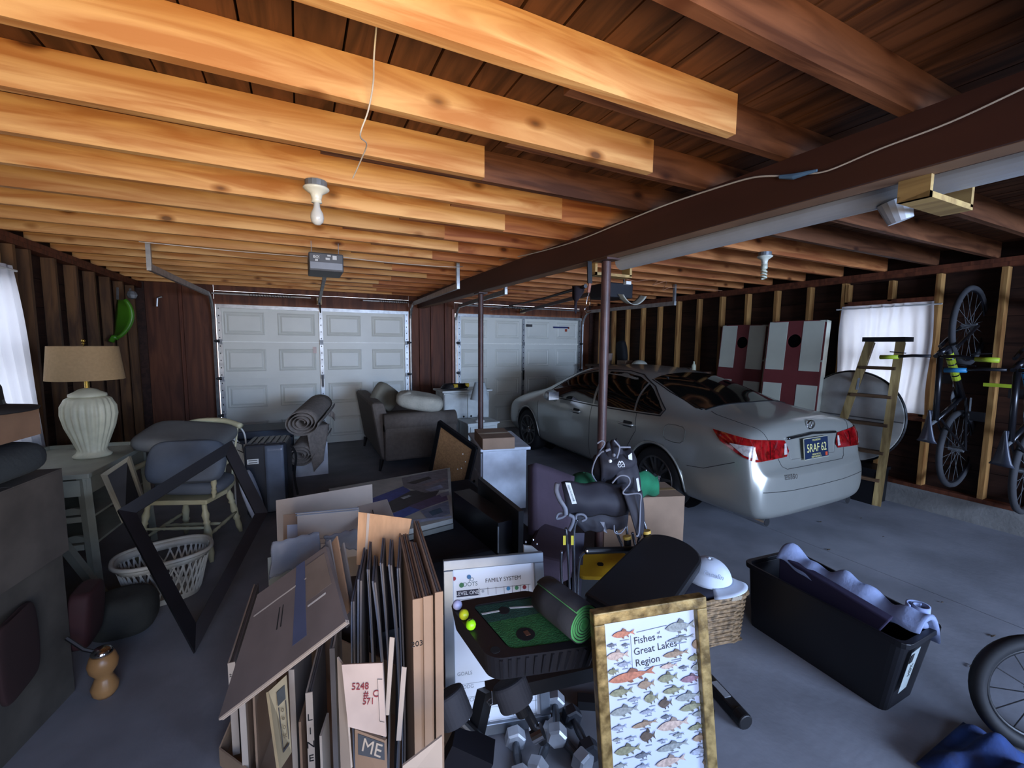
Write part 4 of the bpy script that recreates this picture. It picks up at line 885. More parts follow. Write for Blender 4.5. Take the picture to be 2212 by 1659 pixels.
def cornhole(lab, M):
    t = th_M('cornhole_board', lab, 'game board', M, 'cornhole boards on the right wall'); w, h = .63, 1.2; cz = h-.235; r = .078
    b = MB(); n = 32
    for y in (-.012, .006):
        o = [(w/2*max(-1, min(1, 1.5*cos(2*pi*i/n+pi/4*0))), 0) for i in range(n)]
    # board face with a round hole: ring between hole and rectangle
    def sq(i):
        a = 2*pi*i/n; c, s_ = cos(a), sin(a); k_ = min((w/2)/abs(c) if abs(c) > 1e-6 else 9, (.235 if s_ > 0 else .235)/abs(s_) if abs(s_) > 1e-6 else 9); return c*k_, s_*k_
    pts = []
    for y in (-.009, .009):
        pts += [(r*cos(2*pi*i/n), y, cz+r*sin(2*pi*i/n)) for i in range(n)]+[(sq(i)[0], y, cz+sq(i)[1]) for i in range(n)]
    F = []
    for i in range(n):
        j = (i+1) % n; F += [(i, j, n+j, n+i), (2*n+i, 3*n+i, 3*n+j, 2*n+j), (i, 2*n+i, 2*n+j, j)]
    b.add(pts, F); b.box((0, 0, (cz-.235)/2), (w, .018, cz-.235)); b.build('playing_face', maroon, t, local=True)
    vb = .19; bx = w/2-.012
    for (x0, x1) in ((-bx, -vb/2+.01), (vb/2-.01, bx)):
        for (z0, z1) in ((.02, .46), (.62, h-.01)): MB().box(((x0+x1)/2, -.0105, (z0+z1)/2), (x1-x0, .003, z1-z0)).build('white_field', quadw, t, local=True, bevel=.001)
    LB(t, 'side_frame', quadw, ((-w/2+.01, .055, h/2), (.02, .09, h)), ((w/2-.01, .055, h/2), (.02, .09, h)), ((0, .055, h-.01), (w, .09, .02)), ((0, .055, .01), (w, .09, .02)))
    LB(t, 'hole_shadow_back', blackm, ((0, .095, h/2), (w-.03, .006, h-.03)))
    return t
cornhole('farther maroon and white cornhole board, half shaded by its neighbour', place((5.29, 3.88, .68), -87, -4, 1))
cornhole('nearer maroon and white cornhole board, standing next to the window', place((5.14, 3.10, .70), -87, -5, 0))
t = thing('dark_bin', 'black storage bin under the round folding table', 'bin', (5.31, 2.48, 0)); MB().box((5.31, 2.48, .17), (.26, .56, .34), taper=1.03).build('bin_body', black, t); MB().box((5.31, 2.48, .355), (.29, .6, .03)).build('lid', black, t)
t = th_M('folding_table', 'round off-white folding table top leaning under the window behind the ladder', 'table', place((5.24, 2.50, .375), -90, -4))
tb = mat('table_offwhite', 'c6c4bb', .5); b = MB()
b.cyl((0, -.018, .49), (0, .018, .49), .47, n=64); b.build('tabletop', tb, t, local=True, bevel=.006)
b = MB(); b.tube([(.475*cos(2*pi*i/64), .0, .49+.475*sin(2*pi*i/64)) for i in range(64)], .014, 6, closed=True); b.build('dark_rim', black, t, local=True)
LB(t, 'fold_seam', mat('seam_grey', '6c6a66', .6), ((0, -.02, .49), (.93, .003, .012)))
# wooden step ladder
t = thing('step_ladder', 'paint-spattered wooden step ladder standing before the window', 'ladder', (5.1, 2.3, 0))
lw = wood('ladder_yellow', 'a48c5a', '705a36', 2, knots=False); ld = wood('ladder_step', '6a5038', '4c3826', 1, knots=False)
tl, tr_ = PX(1880, 735, 5.15), PX(1946, 732, 5.15); fl_, fr_ = PZ(1768, 1062), PZ(1893, 1092)
tl.z = tr_.z = 1.66
for a, b_ in ((tl, fl_), (tr_, fr_)): MB().bar(a, b_, .07, .028, (1, .3, 0)).build('side_rail', lw, t)
dn = (tr_-tl).normalized()
for k, f_ in enumerate((.16, .33, .5, .67, .84)):
    a, b_ = tl.lerp(fl_, f_), tr_.lerp(fr_, f_); MB().bar(a, b_, .085, .03, (0, 0, 1)).build('step', ld, t)
MB().bar(tl+Vector((.04, .05, .015)), tr_+Vector((.04, -.05, .015)), .17, .045).build('top_cap', blackm, t)
for a, b_ in ((tl, fl_), (tr_, fr_)):
    q = a+Vector((.07, 0, -.02)); e_ = b_+Vector((.32, .12, 0)); e_.x = min(e_.x, 5.44); MB().bar(q, e_, .022, .045, (1, .3, 0)).build('rear_rail', ld, t)
    MB().bar(a.lerp(b_, .2)+Vector((.02, 0, 0)), q.lerp(e_, .26), .012, .02).build('spreader', galvd, t)
MB().bar(tl.lerp(fl_, .16), tl.lerp(fl_, .3)+Vector((.0, -.03, 0)), .02, .02).build('brace', galvd, t)
# bicycles hung by the front wheel
def bicycle(lab, X, Y, Z, acc, accn, group):
    """hung upright: front wheel up, wheels to the wall; local x away from wall, y across, z up"""
    t = thing('bicycle', lab, 'bicycle', (X, Y, Z), 0, group)
    A = mat('accent_'+accn, acc, .5); fr = mat('bike_frame', '16161a', .3)
    def P(a, b, c=0): return (-(b), c, a)   # a along bike (rear 0 -> front), b height above wheel line
    for a, nm in ((.33, 'rear'), (1.43, 'front')):
        w = MB(); w.tube([P(a+.33*cos(2*pi*i/40), .33*sin(2*pi*i/40)) for i in range(40)], .024, 8, closed=True); o = w.build('tire', mat('bike_tire', '3a3a3c', .8), t, local=True, smooth=True)
        w = MB(); w.tube([P(a+.305*cos(2*pi*i/40), .305*sin(2*pi*i/40)) for i in range(40)], .010, 6, closed=True); w.build('rim', fr, t, local=True)
        w = MB()
        for i in range(18): g = 2*pi*i/18; w.tube([P(a, 0, .02*(-1)**i), P(a+.3*cos(g), .3*sin(g))], .0018, 4)
        w.cyl(P(a, 0, -.05), P(a, 0, .05), .022); w.build('spokes', galvd, t, local=True)
    bb, st_, hd, hd2, rr, ff = (.80, -.0), (.62, .46), (1.20, .50), (1.24, .38), (.33, 0), (1.43, 0)
    for a, b_, r in ((bb, st_, .018), (bb, hd2, .028), (st_, hd, .020), (hd, hd2, .022)): MB().cyl(P(*a), P(*b_), r).build('frame_tube', fr, t, local=True, smooth=True)
    for s_ in (-1, 1):
        MB().cyl(P(*bb, s_*.03), P(*rr, s_*.06), .011, n=8).build('chain_stay', fr, t, local=True); MB().cyl(P(.64, .42, s_*.015), P(*rr, s_*.06), .009, n=8).build('seat_stay', fr, t, local=True)
        MB().cyl(P(1.25, .36, s_*.055), P(*ff, s_*.055), .014, n=8).build('fork_blade', fr, t, local=True)
        MB().tube([P(1.17, .58, s_*.03), P(1.17, .585, s_*.15), P(1.15, .60, s_*.33)], .013, 8).build('handlebar', fr, t, local=True, smooth=True)
        MB().tube([P(1.155, .597, s_*.24), P(1.15, .60, s_*.37)], [.018, .02], 10).build('grip', A, t, local=True, smooth=True)
        MB().bar(P(1.19, .57, s_*.2), P(1.20, .555, s_*.32), .01, .008).build('brake_lever', black, t, local=True)
        MB().bar(P(bb[0]+s_*.0, bb[1], s_*.06), P(bb[0]+s_*.15, bb[1]-s_*.06, s_*.08), .012, .022).build('crank', galvd, t, local=True); MB().bar(P(bb[0]+s_*.15-.04, bb[1]-s_*.06, s_*.13), P(bb[0]+s_*.15+.04, bb[1]-s_*.06, s_*.13), .09, .02).build('pedal', black, t, local=True)
    MB().cyl(P(1.2, .5), P(1.17, .58), .016).build('stem', fr, t, local=True); MB().cyl(P(*st_), P(.58, .60), .013).build('seat_post', galvd, t, local=True)
    b = MB(); b.grid(lambda u, v: P(.45+.27*u, .61+.02*cos(pi*v)-.02*abs(2*v-1)**2, (v-.5)*(.15-.12*u**.6)), 10, 8, th=.025); b.build('saddle', mat('saddle_dark', '3a3e4a', .4), t, local=True, smooth=True)
    MB().cyl(P(*bb, .035), P(*bb, .042), .09, n=24).build('chainring', galvd, t, local=True)
    mid = ((bb[0]+hd2[0])/2, (bb[1]+hd2[1])/2)
    b = MB(); d = Vector(P(*hd2))-Vector(P(*bb))
    for k in range(5): q = Vector(P(*bb)).lerp(Vector(P(*hd2)), .38+.11*k); b.cyl(q, q+d*.085, .0295, n=12)
    b.build('frame_decal', A, t, local=True)
    return t
bicycle('black bicycle with yellow grips hung by its front wheel on the right wall', 5.30, 1.66, .36, 'b4c832', 'yellow', 'bicycles hung on the right wall')
bicycle('black bicycle with bright blue accents hung at the right edge of the photo', 5.30, 1.22, .27, '2a86b8', 'blue', 'bicycles hung on the right wall')
MB().bar((5.40, 1.35, 1.28), (5.40, 1.56, 1.28), .02, .03).build('reflector_bar', mat('accent_yellow', 'b4c832')); setp(bpy.data.objects['reflector_bar'], 'yellow lock bar hanging on the wall between the two bicycles', 'bicycle lock')

# ------------------------------------------------------------------ middle: ottoman, canvases, black panels
t = thing('upholstered_bench', 'navy-black upholstered bench under the canvases', 'bench', (.78, 2.83, 0)); nv = mat('navy_cloth', '17171f', .9, bump=.1)
MB().box((.78, 2.83, .265), (1.06, 1.3, .33)).build('body', nv, t, bevel=.03)
for x in (.3, 1.2):
    for y in (2.25, 3.42): MB().cyl((x, y, .12), (x, y, 0), .025, n=8).build('leg', black, t)
cq = [PZ(710, 1056, .50), PZ(972, 1010, .50), PZ(978, 1120, .50), PZ(770, 1172, .50)]
def sheet(name, lab, cat, q, th, m, group=None, kids=None):
    q = [Vector(p) for p in q]; n = (q[1]-q[0]).cross(q[3]-q[0]).normalized()
    if n.z > 0: n = -n
    t = thing(name, lab, cat, q[0], 0, group); MB().slab4(q, n*th).build('panel', m, t)
    if kids: kids(t, q)
    return t
def lerp4(q, u, v): return q[0].lerp(q[1], u).lerp(q[3].lerp(q[2], u), v)
under = [p+Vector((0, 0, -.035)) for p in cq]
c_ = sum(under, Vector())/4; under = [c_+(p-c_)*1.01 for p in under]
sheet('stretched_canvas', 'plain grey stretched canvas lying under the abstract painting', 'canvas', under, .03, mat('canvas_grey', '8f938c', .8))
def paint(t, q):
    cols = ['8c8f88', '3448a0', '34363f', '8a96b0', '5a4a4e', '3a50a0', '6a6a70', 'b0bac4', '463a40', '5c6e8a']
    random.seed(5)
    def bl(name, pts, c):
        b = MB(); b.add([lerp4(q, u, v)+Vector((0, 0, .0012+.0002*len(t.children))) for u, v in [((w-1)*1.3+1, v_) for w, v_ in pts]], [tuple(range(len(pts)))]); b.build(name, mat('paint_'+c, c, .5, var=.15, scale=25), t)
    bl('paint_area', [(.36, .42), (.66, .25), (.70, .38), (.42, .60)], '3448a0'); bl('paint_area', [(.42, .60), (.70, .38), (.92, .45), (.86, .62), (.50, .72)], '34363f')
    bl('paint_area', [(.66, .05), (.98, .02), (.98, .5), (.80, .48), (.66, .28)], '7c7a80'); bl('paint_area', [(.50, .74), (.72, .64), (.80, .74), (.56, .84)], '4460b0')
    bl('paint_area', [(.66, .66), (.95, .55), (.97, .70), (.74, .76)], '5c4e74'); bl('paint_area', [(.74, .78), (.97, .72), (.98, .93), (.80, .96)], '7a88a0'); bl('paint_area', [(.80, .82), (.90, .80), (.92, .88), (.83, .90)], '3c6078')
    bl('paint_area', [(.62, .48), (.68, .46), (.70, .49), (.64, .52)], 'c0ccd0'); bl('paint_area', [(.80, .42), (.92, .38), (.94, .45), (.84, .48)], '9098b0'); bl('paint_area', [(.68, .2), (.84, .14), (.86, .2), (.74, .26)], '2c2628'); bl('paint_area', [(.78, .30), (.96, .24), (.97, .30), (.82, .36)], '8c7c7c')
    bl('paint_area', [(.90, .56), (.98, .54), (.98, .62), (.92, .63)], '8a8c98'); bl('paint_area', [(.55, .86), (.99, .965), (.99, .99), (.55, .92)][0:4], 'b4c4dc')
sheet('painting', 'blue and grey abstract canvas lying flat on top of the stack', 'painting', cq, .03, mat('canvas_ground', 'b8bab2', .8), kids=paint)
blk = mat('black_panel', '0c0b10', .35, var=.1)
def upright(name, lab, cat, pa, pb, z, th, m, zb=.0, kids=None, lean=(0, 0, 0), group=None):
    A = PZ(*pa, z); Bq = PZ(*pb, z); n = (Bq-A).cross(Vector((0, 0, 1))).normalized()
    t = thing(name, lab, cat, (A.x, A.y, zb), 0, group); ln = Vector(lean)
    MB().slab4([Vector((A.x, A.y, zb))+ln, Vector((Bq.x, Bq.y, zb))+ln, Bq, A], n*th).build('panel', m, t)
    if kids: kids(t, A, Bq, n)
    return t
upright('speaker_panel', 'tall glossy black panel standing right of the painting', 'panel', (1041, 1031), (1131, 1103), .70, .03, blk, .432)
b = PZ(980, 1062, .62); c = PZ(1078, 1128, .62)
upright('black_box', 'black box side facing us with a silver strip, below the painting', 'box', (980, 1062), (1076, 1130), .62, -.12, blk, .432,
        kids=lambda t, A, B, n: MB().bar(B+Vector((0, 0, -.02)), Vector((B.x, B.y, .45)), .008, .008).build('silver_strip', galvd, t))
# mauve chair
t = thing('upholstered_chair', 'dark mauve upholstered chair with brass nail heads behind the camp chairs', 'chair', (1.6, 2.7, 0)); mv = mat('mauve_cloth', '4a3c48', .9, var=.08, bump=.1)
MB().grid(lambda u, v: PD(1140+78*u+18*(1-v)*u, 1005+(30*u)+195*v+(20*v*u), 2.95-.35*v+.12*u)+Vector((0, .05*sin(pi*u), 0)), 12, 14, th=.07).build('backrest', mv, t, smooth=True)
MB().hexa([PD(1135, 1235, 2.35), PD(1215, 1262, 2.3), PD(1250, 1245, 2.7), PD(1165, 1190, 2.8), PD(1135, 1195, 2.35), PD(1218, 1215, 2.3), PD(1252, 1150, 2.7), PD(1165, 1125, 2.8)]).build('seat', mv, t, bevel=.02)
for k in range(3): MB().sphere(PD(1136+12*k+4*(k == 1), 1171-5*(k == 1)+4*(k == 2), 2.32), .008, 8).build('nail_head', chrome, t)
MB().slab4([PD(1132, 1178, 2.1), PD(1150, 1180, 2.1), PD(1170, 1196, 2.1), PD(1132, 1200, 2.1)], (0, .01, 0)).build('paper_tag', white, t)

# ------------------------------------------------------------------ foreground: flattened cardboard in an open carton
random.seed(11)
def flat(lab, pf, pb, dep, th, m, layers=3, zb=.03, fold=0., fx=0., bend=.0):
    """flattened box standing on edge: front top corner seen at pixel pf, back top corner at pb, depth dep of the front edge"""
    A = PD(*pf, dep); Bq = PZ(*pb, A.z)
    if (Bq-A).length > .62 or Bq.y < A.y: Bq = A+(Vector((Bq.x-A.x, Bq.y-A.y, 0)).normalized() if Bq.y > A.y else Vector((-.05, 1, 0)).normalized())*.5
    d = (Bq-A).normalized(); n = d.cross(Vector((0, 0, 1)))
    t = thing('flattened_box', lab, 'cardboard', (A.x, A.y, zb), 0, 'flattened cardboard boxes standing in the carton')
    k = th/layers
    for i in range(layers):
        h0 = random.uniform(0, .006)*(i > 0); sft = n*(k*i); w = bend*random.uniform(.6, 1.3)
        def fn(u, v, s_=sft, w=w, h0=h0):
            p = A.lerp(Bq, u)+s_; z = zb+(A.z-h0-zb)*v; q = Vector((p.x, p.y, z)); return q+n*(w*sin(pi*v)*(1-u*.5))+Vector((fx*(1-v), 0, 0))
        MB().grid(fn, 3, 6, th=-k*.72).build('cardboard_sheet', m[i % len(m)], t)
    if fold:   # closed front fold joining the sheets
        MB().hexa([Vector((A.x+fx, A.y, zb))-d*.003, Vector((A.x+fx, A.y, zb))+n*th-d*.003, Vector((A.x+fx, A.y, zb))+n*th, Vector((A.x+fx, A.y, zb)), A-d*.004, A-d*.004+n*th, A+n*th, A]).build('folded_spine', m[0], t)
    return t, A, Bq, d, n
cb, cb2, cbg, cbp = card, carddk, cardgr, cardpl
cdb = mat('corrugated_blue', '5f6470', .9, var=.1)
_, A1, B1, d1, n1 = flat('tall brown folded box, third spine from the right of the bundle', (891, 1294), (862, 1148), 1.18, .032, (card, carddk, cardgr, carddk, cardgr), 5, fold=1)
text('2031', _, frameM(A1-d1*.0045+n1*.016+Vector((0, 0, -.13)), (-n1.x, -n1.y, 0) if False else (n1.x, n1.y, 0), (0, 0, 1)), .022, blackm, 'print')
flat('tall brown folded box, middle of the three spines at the right of the bundle', (914, 1288), (884, 1170), 1.18, .026, (card, cardgr, carddk, cardgr), 4, fold=1)
flat('tall brown folded box, rightmost spine of the bundle', (939, 1279), (893, 1124), 1.18, .022, (card, cardgr, carddk), 3, fold=1)
for pf, pb, dp, th, lab, bd in (((857, 1228), (862, 1160), 1.34, .012, 'thin brown sheet just left of the three tall spines', .01), ((838, 1220), (842, 1165), 1.36, .014, 'bowed dark sheet second left of the three tall spines', .02),
        ((820, 1216), (826, 1162), 1.38, .012, 'bowed sheet rising behind the white scribbled flap, right edge', .018), ((803, 1256), (808, 1200), 1.34, .014, 'bowed bluish sheet rising behind the scribbled flap, middle', .02),
        ((792, 1230), (798, 1170), 1.38, .010, 'bluish folded sheet peeking up left of middle behind the scribbled flap', .012), ((772, 1252), (786, 1180), 1.36, .016, 'bluish sheet with torn top edge above the scribbled flap', -.01),
        ((758, 1300), (776, 1215), 1.34, .012, 'narrow brown-grey sheet in the dark middle of the bundle', -.006)):
    flat(lab, pf, pb, dp, th, (cdb, cbg), 2, bend=bd)
for pf, pb, dp, th, m_, lab, f_ in (((492, 1432), (548, 1262), 1.62, .024, (cbp, cbg, cbg), 'layered flattened box, leftmost in the bundle', 1), ((517, 1520), (560, 1420), 1.55, .020, (cbp, cb), 'pale folded box second from the left under the slanted panel', 1),
        ((545, 1500), (590, 1400), 1.56, .010, (cb,), 'thin tan sheet third from the left under the slanted panel', 0), ((624, 1446), (662, 1370), 1.50, .018, (cbp, cbg), 'pale spine box right of the logo box', 1),
        ((660, 1496), (690, 1380), 1.45, .022, (cbp, cbg, cbg), 'taped spine box with black strokes of lettering', 1), ((712, 1400), (728, 1320), 1.42, .016, (cbg, cbp), 'dusty folded box right of the taped lettered spine', 1),
        ((690, 1590), (706, 1540), 1.40, .010, (cbp,), 'low pale sheet between lettered spine and scribbled flap', 0), ((645, 1560), (668, 1480), 1.44, .010, (carddk,), 'low brown sheet left of the taped lettered spine', 0)):
    r_ = flat(lab, pf, pb, dp, th, m_, len(m_), fold=f_)
    if 'lettering' in lab:
        A, d, n = r_[1], r_[3], r_[4]
        for k, c in enumerate('LINE'):
            text(c, r_[0], frameM(A-d*.0045+n*.011+Vector((0, 0, -.09-.05*k)), (n.x, n.y, 0), (0, 0, 1)), .035, blackm, 'print')
    if 'leftmost' in lab:
        A, d, n = r_[1], r_[3], r_[4]; text('21', r_[0], frameM(A-d*.0045+n*.012+Vector((0, 0, -.05)), (n.x, n.y, 0), (0, 0, 1)), .018, blackm, 'print')
def facing(name, lab, cat, px, deps, th, m, group=None, kids=None):
    q = [PD(p[0], p[1], d) for p, d in zip(px, deps)]; n = (q[1]-q[0]).cross(q[3]-q[0]).normalized()
    if n.dot(CO-q[0]) > 0: n = -n
    t = thing(name, lab, cat, min(q, key=lambda p: p.z), 0, group); MB().slab4(q, n*th).build('panel', m, t)
    if kids: kids(t, q, -n)
    return t
def on4(q, n, u0, v0, u1, v1, off=.0012, tb=.001):
    P = [lerp4(q, u0, v0), lerp4(q, u1, v0), lerp4(q, u1, v1), lerp4(q, u0, v1)]; return MB().slab4([p+n*off for p in P], n*tb)
G_ = 'flattened cardboard boxes standing in the carton'
# big slanted flat box on top of the left half
def kid_slant(t, q, n):
    on4(q, n, .58, .0, .70, .85).build('ink_band', mat('ink_navy', '3e4560', .8), t); on4(q, n, .06, .22, .97, .235).build('crease', mat('crease_light', 'a09890', .8), t)
    for u in (.40, .44): on4(q, n, u, .34, u+.012, .56).build('ink_mark', blackm, t)
    on4(q, n, .72, .55, .90, .57).build('tape_glint', mat('tape_gloss', 'b8b4b0', .15), t); on4(q, n, .71, .08, .97, .50).build('clear_tape', mat('tape_brown', '6e625a', .15, spec=.8), t)
    P = [lerp4(q, 0, 1.), lerp4(q, 1, 1.)]
    for k in (0, 1): MB().bar(P[0]+n*(-.004-.009*k), P[1]+n*(-.004-.009*k), .010, .006, tuple(n)).build('corrugated_edge', cbp, t)
facing('flattened_box', 'large dark brown box flat lying slanted over the left half of the bundle', 'cardboard', [(556, 1284), (703, 1180), (746, 1342), (472, 1552)], (1.42, 1.42, 1.24, 1.24), .016, mat('card_shade', '5c5250', .85), G_, kid_slant)
for k, (x, y) in enumerate(((712, 1166), (727, 1158), (741, 1172))):
    facing('flattened_box', ('first', 'second', 'third')[k]+' thin brown sheet standing just behind the slanted dark panel', 'cardboard', [(x-22+6*k, y+22), (x, y), (x+28, y+160), (x+6, y+185)], (1.47+.03*k, 1.47+.03*k, 1.34+.03*k, 1.34+.03*k), .006, (cbg, carddk, cbg)[k], G_)
# torn brown flap, scribbled flap, logo boxes
facing('flattened_box', 'rough orange-brown flap standing tallest at the back of the bundle', 'cardboard', [(774, 1106), (889, 1121), (868, 1225), (770, 1220)], (1.60, 1.60, 1.56, 1.56), .006, mat('card_orange', 'c0946c', .85, stretch=(1, 1, .1), scale=30), G_,
       lambda t, q, n: on4(q, n, .17, 0, .22, .95).build('bent_edge', cbp, t))
red = mat('red_ink', '8c2c34', .7)
def scrib(t, q, n):
    x = (q[1]-q[0]); y = (q[0]-q[3])
    for s_, u, v, z in (('5248', .42, .34, .022), ('#', .55, .45, .022), ('571', .60, .55, .02), ('C', .80, .43, .022)): text(s_, t, frameM(lerp4(q, u, v)+n*.002, x, y), z, red, 'handwriting')
    for (u0, v0, u1, v1) in ((.86, .22, .98, .225), (.86, .22, .865, .8), (.86, .8, .98, .805)): on4(q, n, u0, v0, u1, v1).build('printed_line', mat('ink_grey', '4c4846', .8), t)
facing('flattened_box', 'pale pinkish flap with red handwriting 5248 at the front of the bundle', 'cardboard', [(738, 1436), (826, 1432), (834, 1592), (752, 1570)], (1.10, 1.10, 1.07, 1.07), .006, mat('card_pinkish', 'c9b4a6', .85), G_, scrib)
def me_(t, q, n):
    x = (q[1]-q[0]); y = (q[0]-q[3]); on4(q, n, .12, .05, .98, .42).build('printed_band', mat('ink_slate', '4e5258', .8), t)
    text('ME', t, frameM(lerp4(q, .58, .235)+n*.003, x, y), .045, mat('print_pale', 'c8b8a4', .8), 'print')
facing('flattened_box', 'box side printed ME on a grey band below the red handwriting', 'cardboard', [(766, 1575), (832, 1600), (834, 1700), (768, 1700)], (1.12, 1.10, 1.08, 1.10), .008, cb, G_, me_)
facing('flattened_box', 'whitish bent strip left of the handwritten flap', 'cardboard', [(728, 1420), (742, 1440), (758, 1660), (736, 1660)], (1.14, 1.12, 1.08, 1.10), .005, cbp, G_)
def logo(t, q, n):
    on4(q, n, .36, .10, .82, .28).build('logo_patch', mat('ink_slate2', '54534e', .8), t)
    for a in ((.36, .30, .40, .85), (.80, .30, .84, .80), (.36, .84, .84, .87)): on4(q, n, *a).build('printed_line', mat('ink_grey', '4c4846'), t)
    for k in range(4): text('oeox'[k], t, frameM(lerp4(q, .6, .38+.11*k)+n*.003, q[0]-q[3], q[1]-q[0]), .022, mat('ink_brown', '7a6a50', .8), 'print')
facing('flattened_box', 'tan box side with a dark square logo under the slanted panel', 'cardboard', [(580, 1494), (619, 1458), (630, 1625), (604, 1665)], (1.34, 1.42, 1.36, 1.26), .010, mat('card_tan', 'b9a47e', .85), G_, logo)
facing('flattened_box', 'white-edged bent cardboard strip between handwritten flap and tall spines', 'cardboard', [(868, 1440), (878, 1442), (866, 1600), (856, 1600)], (1.14, 1.14, 1.08, 1.08), .006, cbp, G_)
facing('flattened_box', 'narrow white-edged strip rising right of the handwritten flap', 'cardboard', [(842, 1376), (852, 1378), (840, 1545), (832, 1545)], (1.16, 1.16, 1.10, 1.10), .006, cbp, G_)
# open carton that holds them
t = thing('open_carton', 'big open carton with torn flaps holding the flattened boxes', 'box', PZ(720, 1659+60)); wallm = mat('carton_wall', 'a58a70', .85)
c0, c1, c2, c3 = PD(478, 1600, 1.66), PD(962, 1600, 1.06), PD(962, 1600, 1.62), PD(520, 1600, 2.0)
zt = .36
P0, P1 = Vector((c0.x, c0.y-.02, 0)), Vector((.34, .92, 0)); P2 = Vector((.52, 1.48, 0)); P3 = P0+(P2-P1)
def cw_(a, b, h0, h1, nm='side_wall', m=wallm):
    n = (b-a).cross(Vector((0, 0, 1))).normalized()*.006; z = Vector((0, 0, 1)); MB().hexa([a, b, b+n, a+n, a+z*h0, b+z*h1, b+n+z*h1, a+n+z*h0]).build(nm, m, t)
cw_(P0, P1, .07, .10); cw_(P1, P2, .16, .22); cw_(P2, P3, .24, .24); cw_(P3, P0, .24, .07)
MB().slab4([PD(868, 1700, 1.0), PD(870, 1655, 1.0), PD(955, 1590, 1.0), PD(956, 1700, .99)], (0, .005, 0)).build('torn_flap', cbp, t)
MB().add([P0+Vector((0, 0, .01)), P1+Vector((0, 0, .01)), P2+Vector((0, 0, .01)), P3+Vector((0, 0, .01))], [(0, 1, 2, 3)]).build('bottom', wallm, t)
# sheets behind, partly in clear wrap
def wrapped(t, q, n):
    for v in (.0, .04): on4(q, n, -.01, v, 1.01, v+.02, .004, .004).build('plastic_fold', clearp, t)
clearp = mat('clear_film', 'c8ced8', .06, spec=.9, trans=.65, var=.05)
facing('cardboard_blank', 'wide pale cardboard sheet standing behind the plastic-wrapped ones', 'cardboard', [(596, 1081), (803, 1046), (808, 1240), (602, 1260)], (2.35, 2.35, 2.25, 2.25), .008, cbp, 'plain cardboard panels behind the bundle')
def label_w(t, q, n):
    on4(q, n, .01, .5, .14, 1).build('white_label', white, t); on4(q, n, .03, .62, .11, .8).build('label_print', mat('label_grey', '8c94a0', .6), t)
facing('cardboard_blank', 'grey panel with a white sticker at its left edge, second row behind the bundle', 'cardboard', [(612, 1112), (660, 1108), (662, 1240), (612, 1240)], (2.1, 2.1, 2.05, 2.05), .008, cb, 'plain cardboard panels behind the bundle',
       lambda t, q, n: (on4(q, n, .18, .18, .95, .9).build('white_label', mat('label_blueish', 'c4ccdc', .5), t), on4(q, n, .35, .5, .8, .75).build('label_print', mat('label_grey', '8c94a0', .6), t)))
def prt(t, q, n):
    mm = mat('fine_print', '8e8078', .8)
    for k in range(3): on4(q, n, .08, .55+.1*k, .93, .565+.1*k, .0015).build('print_line', mm, t)
    for u in (.08, .30, .48): on4(q, n, u, .55, u+.008, .95, .0015).build('print_line', mm, t)
    wrapped(t, q, n)
facing('cardboard_blank', 'printed cardboard sheet in clear wrap, its top edge below the wide pale sheet', 'cardboard', [(642, 1108), (774, 1096), (776, 1200), (644, 1220)], (2.0, 2.0, 1.95, 1.95), .008, cbp, 'plain cardboard panels behind the bundle', prt)
facing('cardboard_blank', 'rounded clear-wrapped sheet behind the rough orange-brown flap', 'cardboard', [(772, 1094), (836, 1078), (856, 1130), (778, 1150)], (2.05, 2.05, 1.9, 1.9), .008, mat('card_wrap', 'a9a39a', .3), 'plain cardboard panels behind the bundle',
       lambda t, q, n: on4(q, n, .45, .3, .47, .6).build('slot', blackm, t))
def film(lab, px, dp, amp=.006):
    q = [PD(*p, dp) for p in px]
    def fn(u, v): return lerp4(q, u, v)+CF*(-amp*sin(9*v+3*u)*sin(5*u+1))+CU*(.0025*sin(u*23))
    o = MB().grid(fn, 24, 10, th=.002).build('plastic_film', clearp, smooth=True); setp(o, lab, 'plastic film')
film('crumpled clear plastic wrap over the sheets left of the slanted panel', [(588, 1172), (690, 1148), (694, 1200), (582, 1252)], 1.72)
film('clear plastic wrap glinting over the printed cardboard sheet', [(700, 1158), (772, 1142), (772, 1188), (704, 1176)], 1.85)
facing('cardboard_blank', 'grey-green wrapped sheet lowest at the left behind the slanted panel', 'cardboard', [(578, 1205), (640, 1190), (640, 1300), (582, 1300)], (1.76, 1.76, 1.72, 1.72), .008, mat('card_greygreen', '8c9088', .4), 'plain cardboard panels behind the bundle')
t = thing('cardboard_stack', 'stack of low wrapped boxes behind the slanted panel, carrying the wrapped sheets', 'box', PZ(690, 1380)); pc = PZ(690, 1330)
MB().box((.16, 2.42, .17), (.42, .34, .34), R_(-20)).build('carton', cardgr, t)

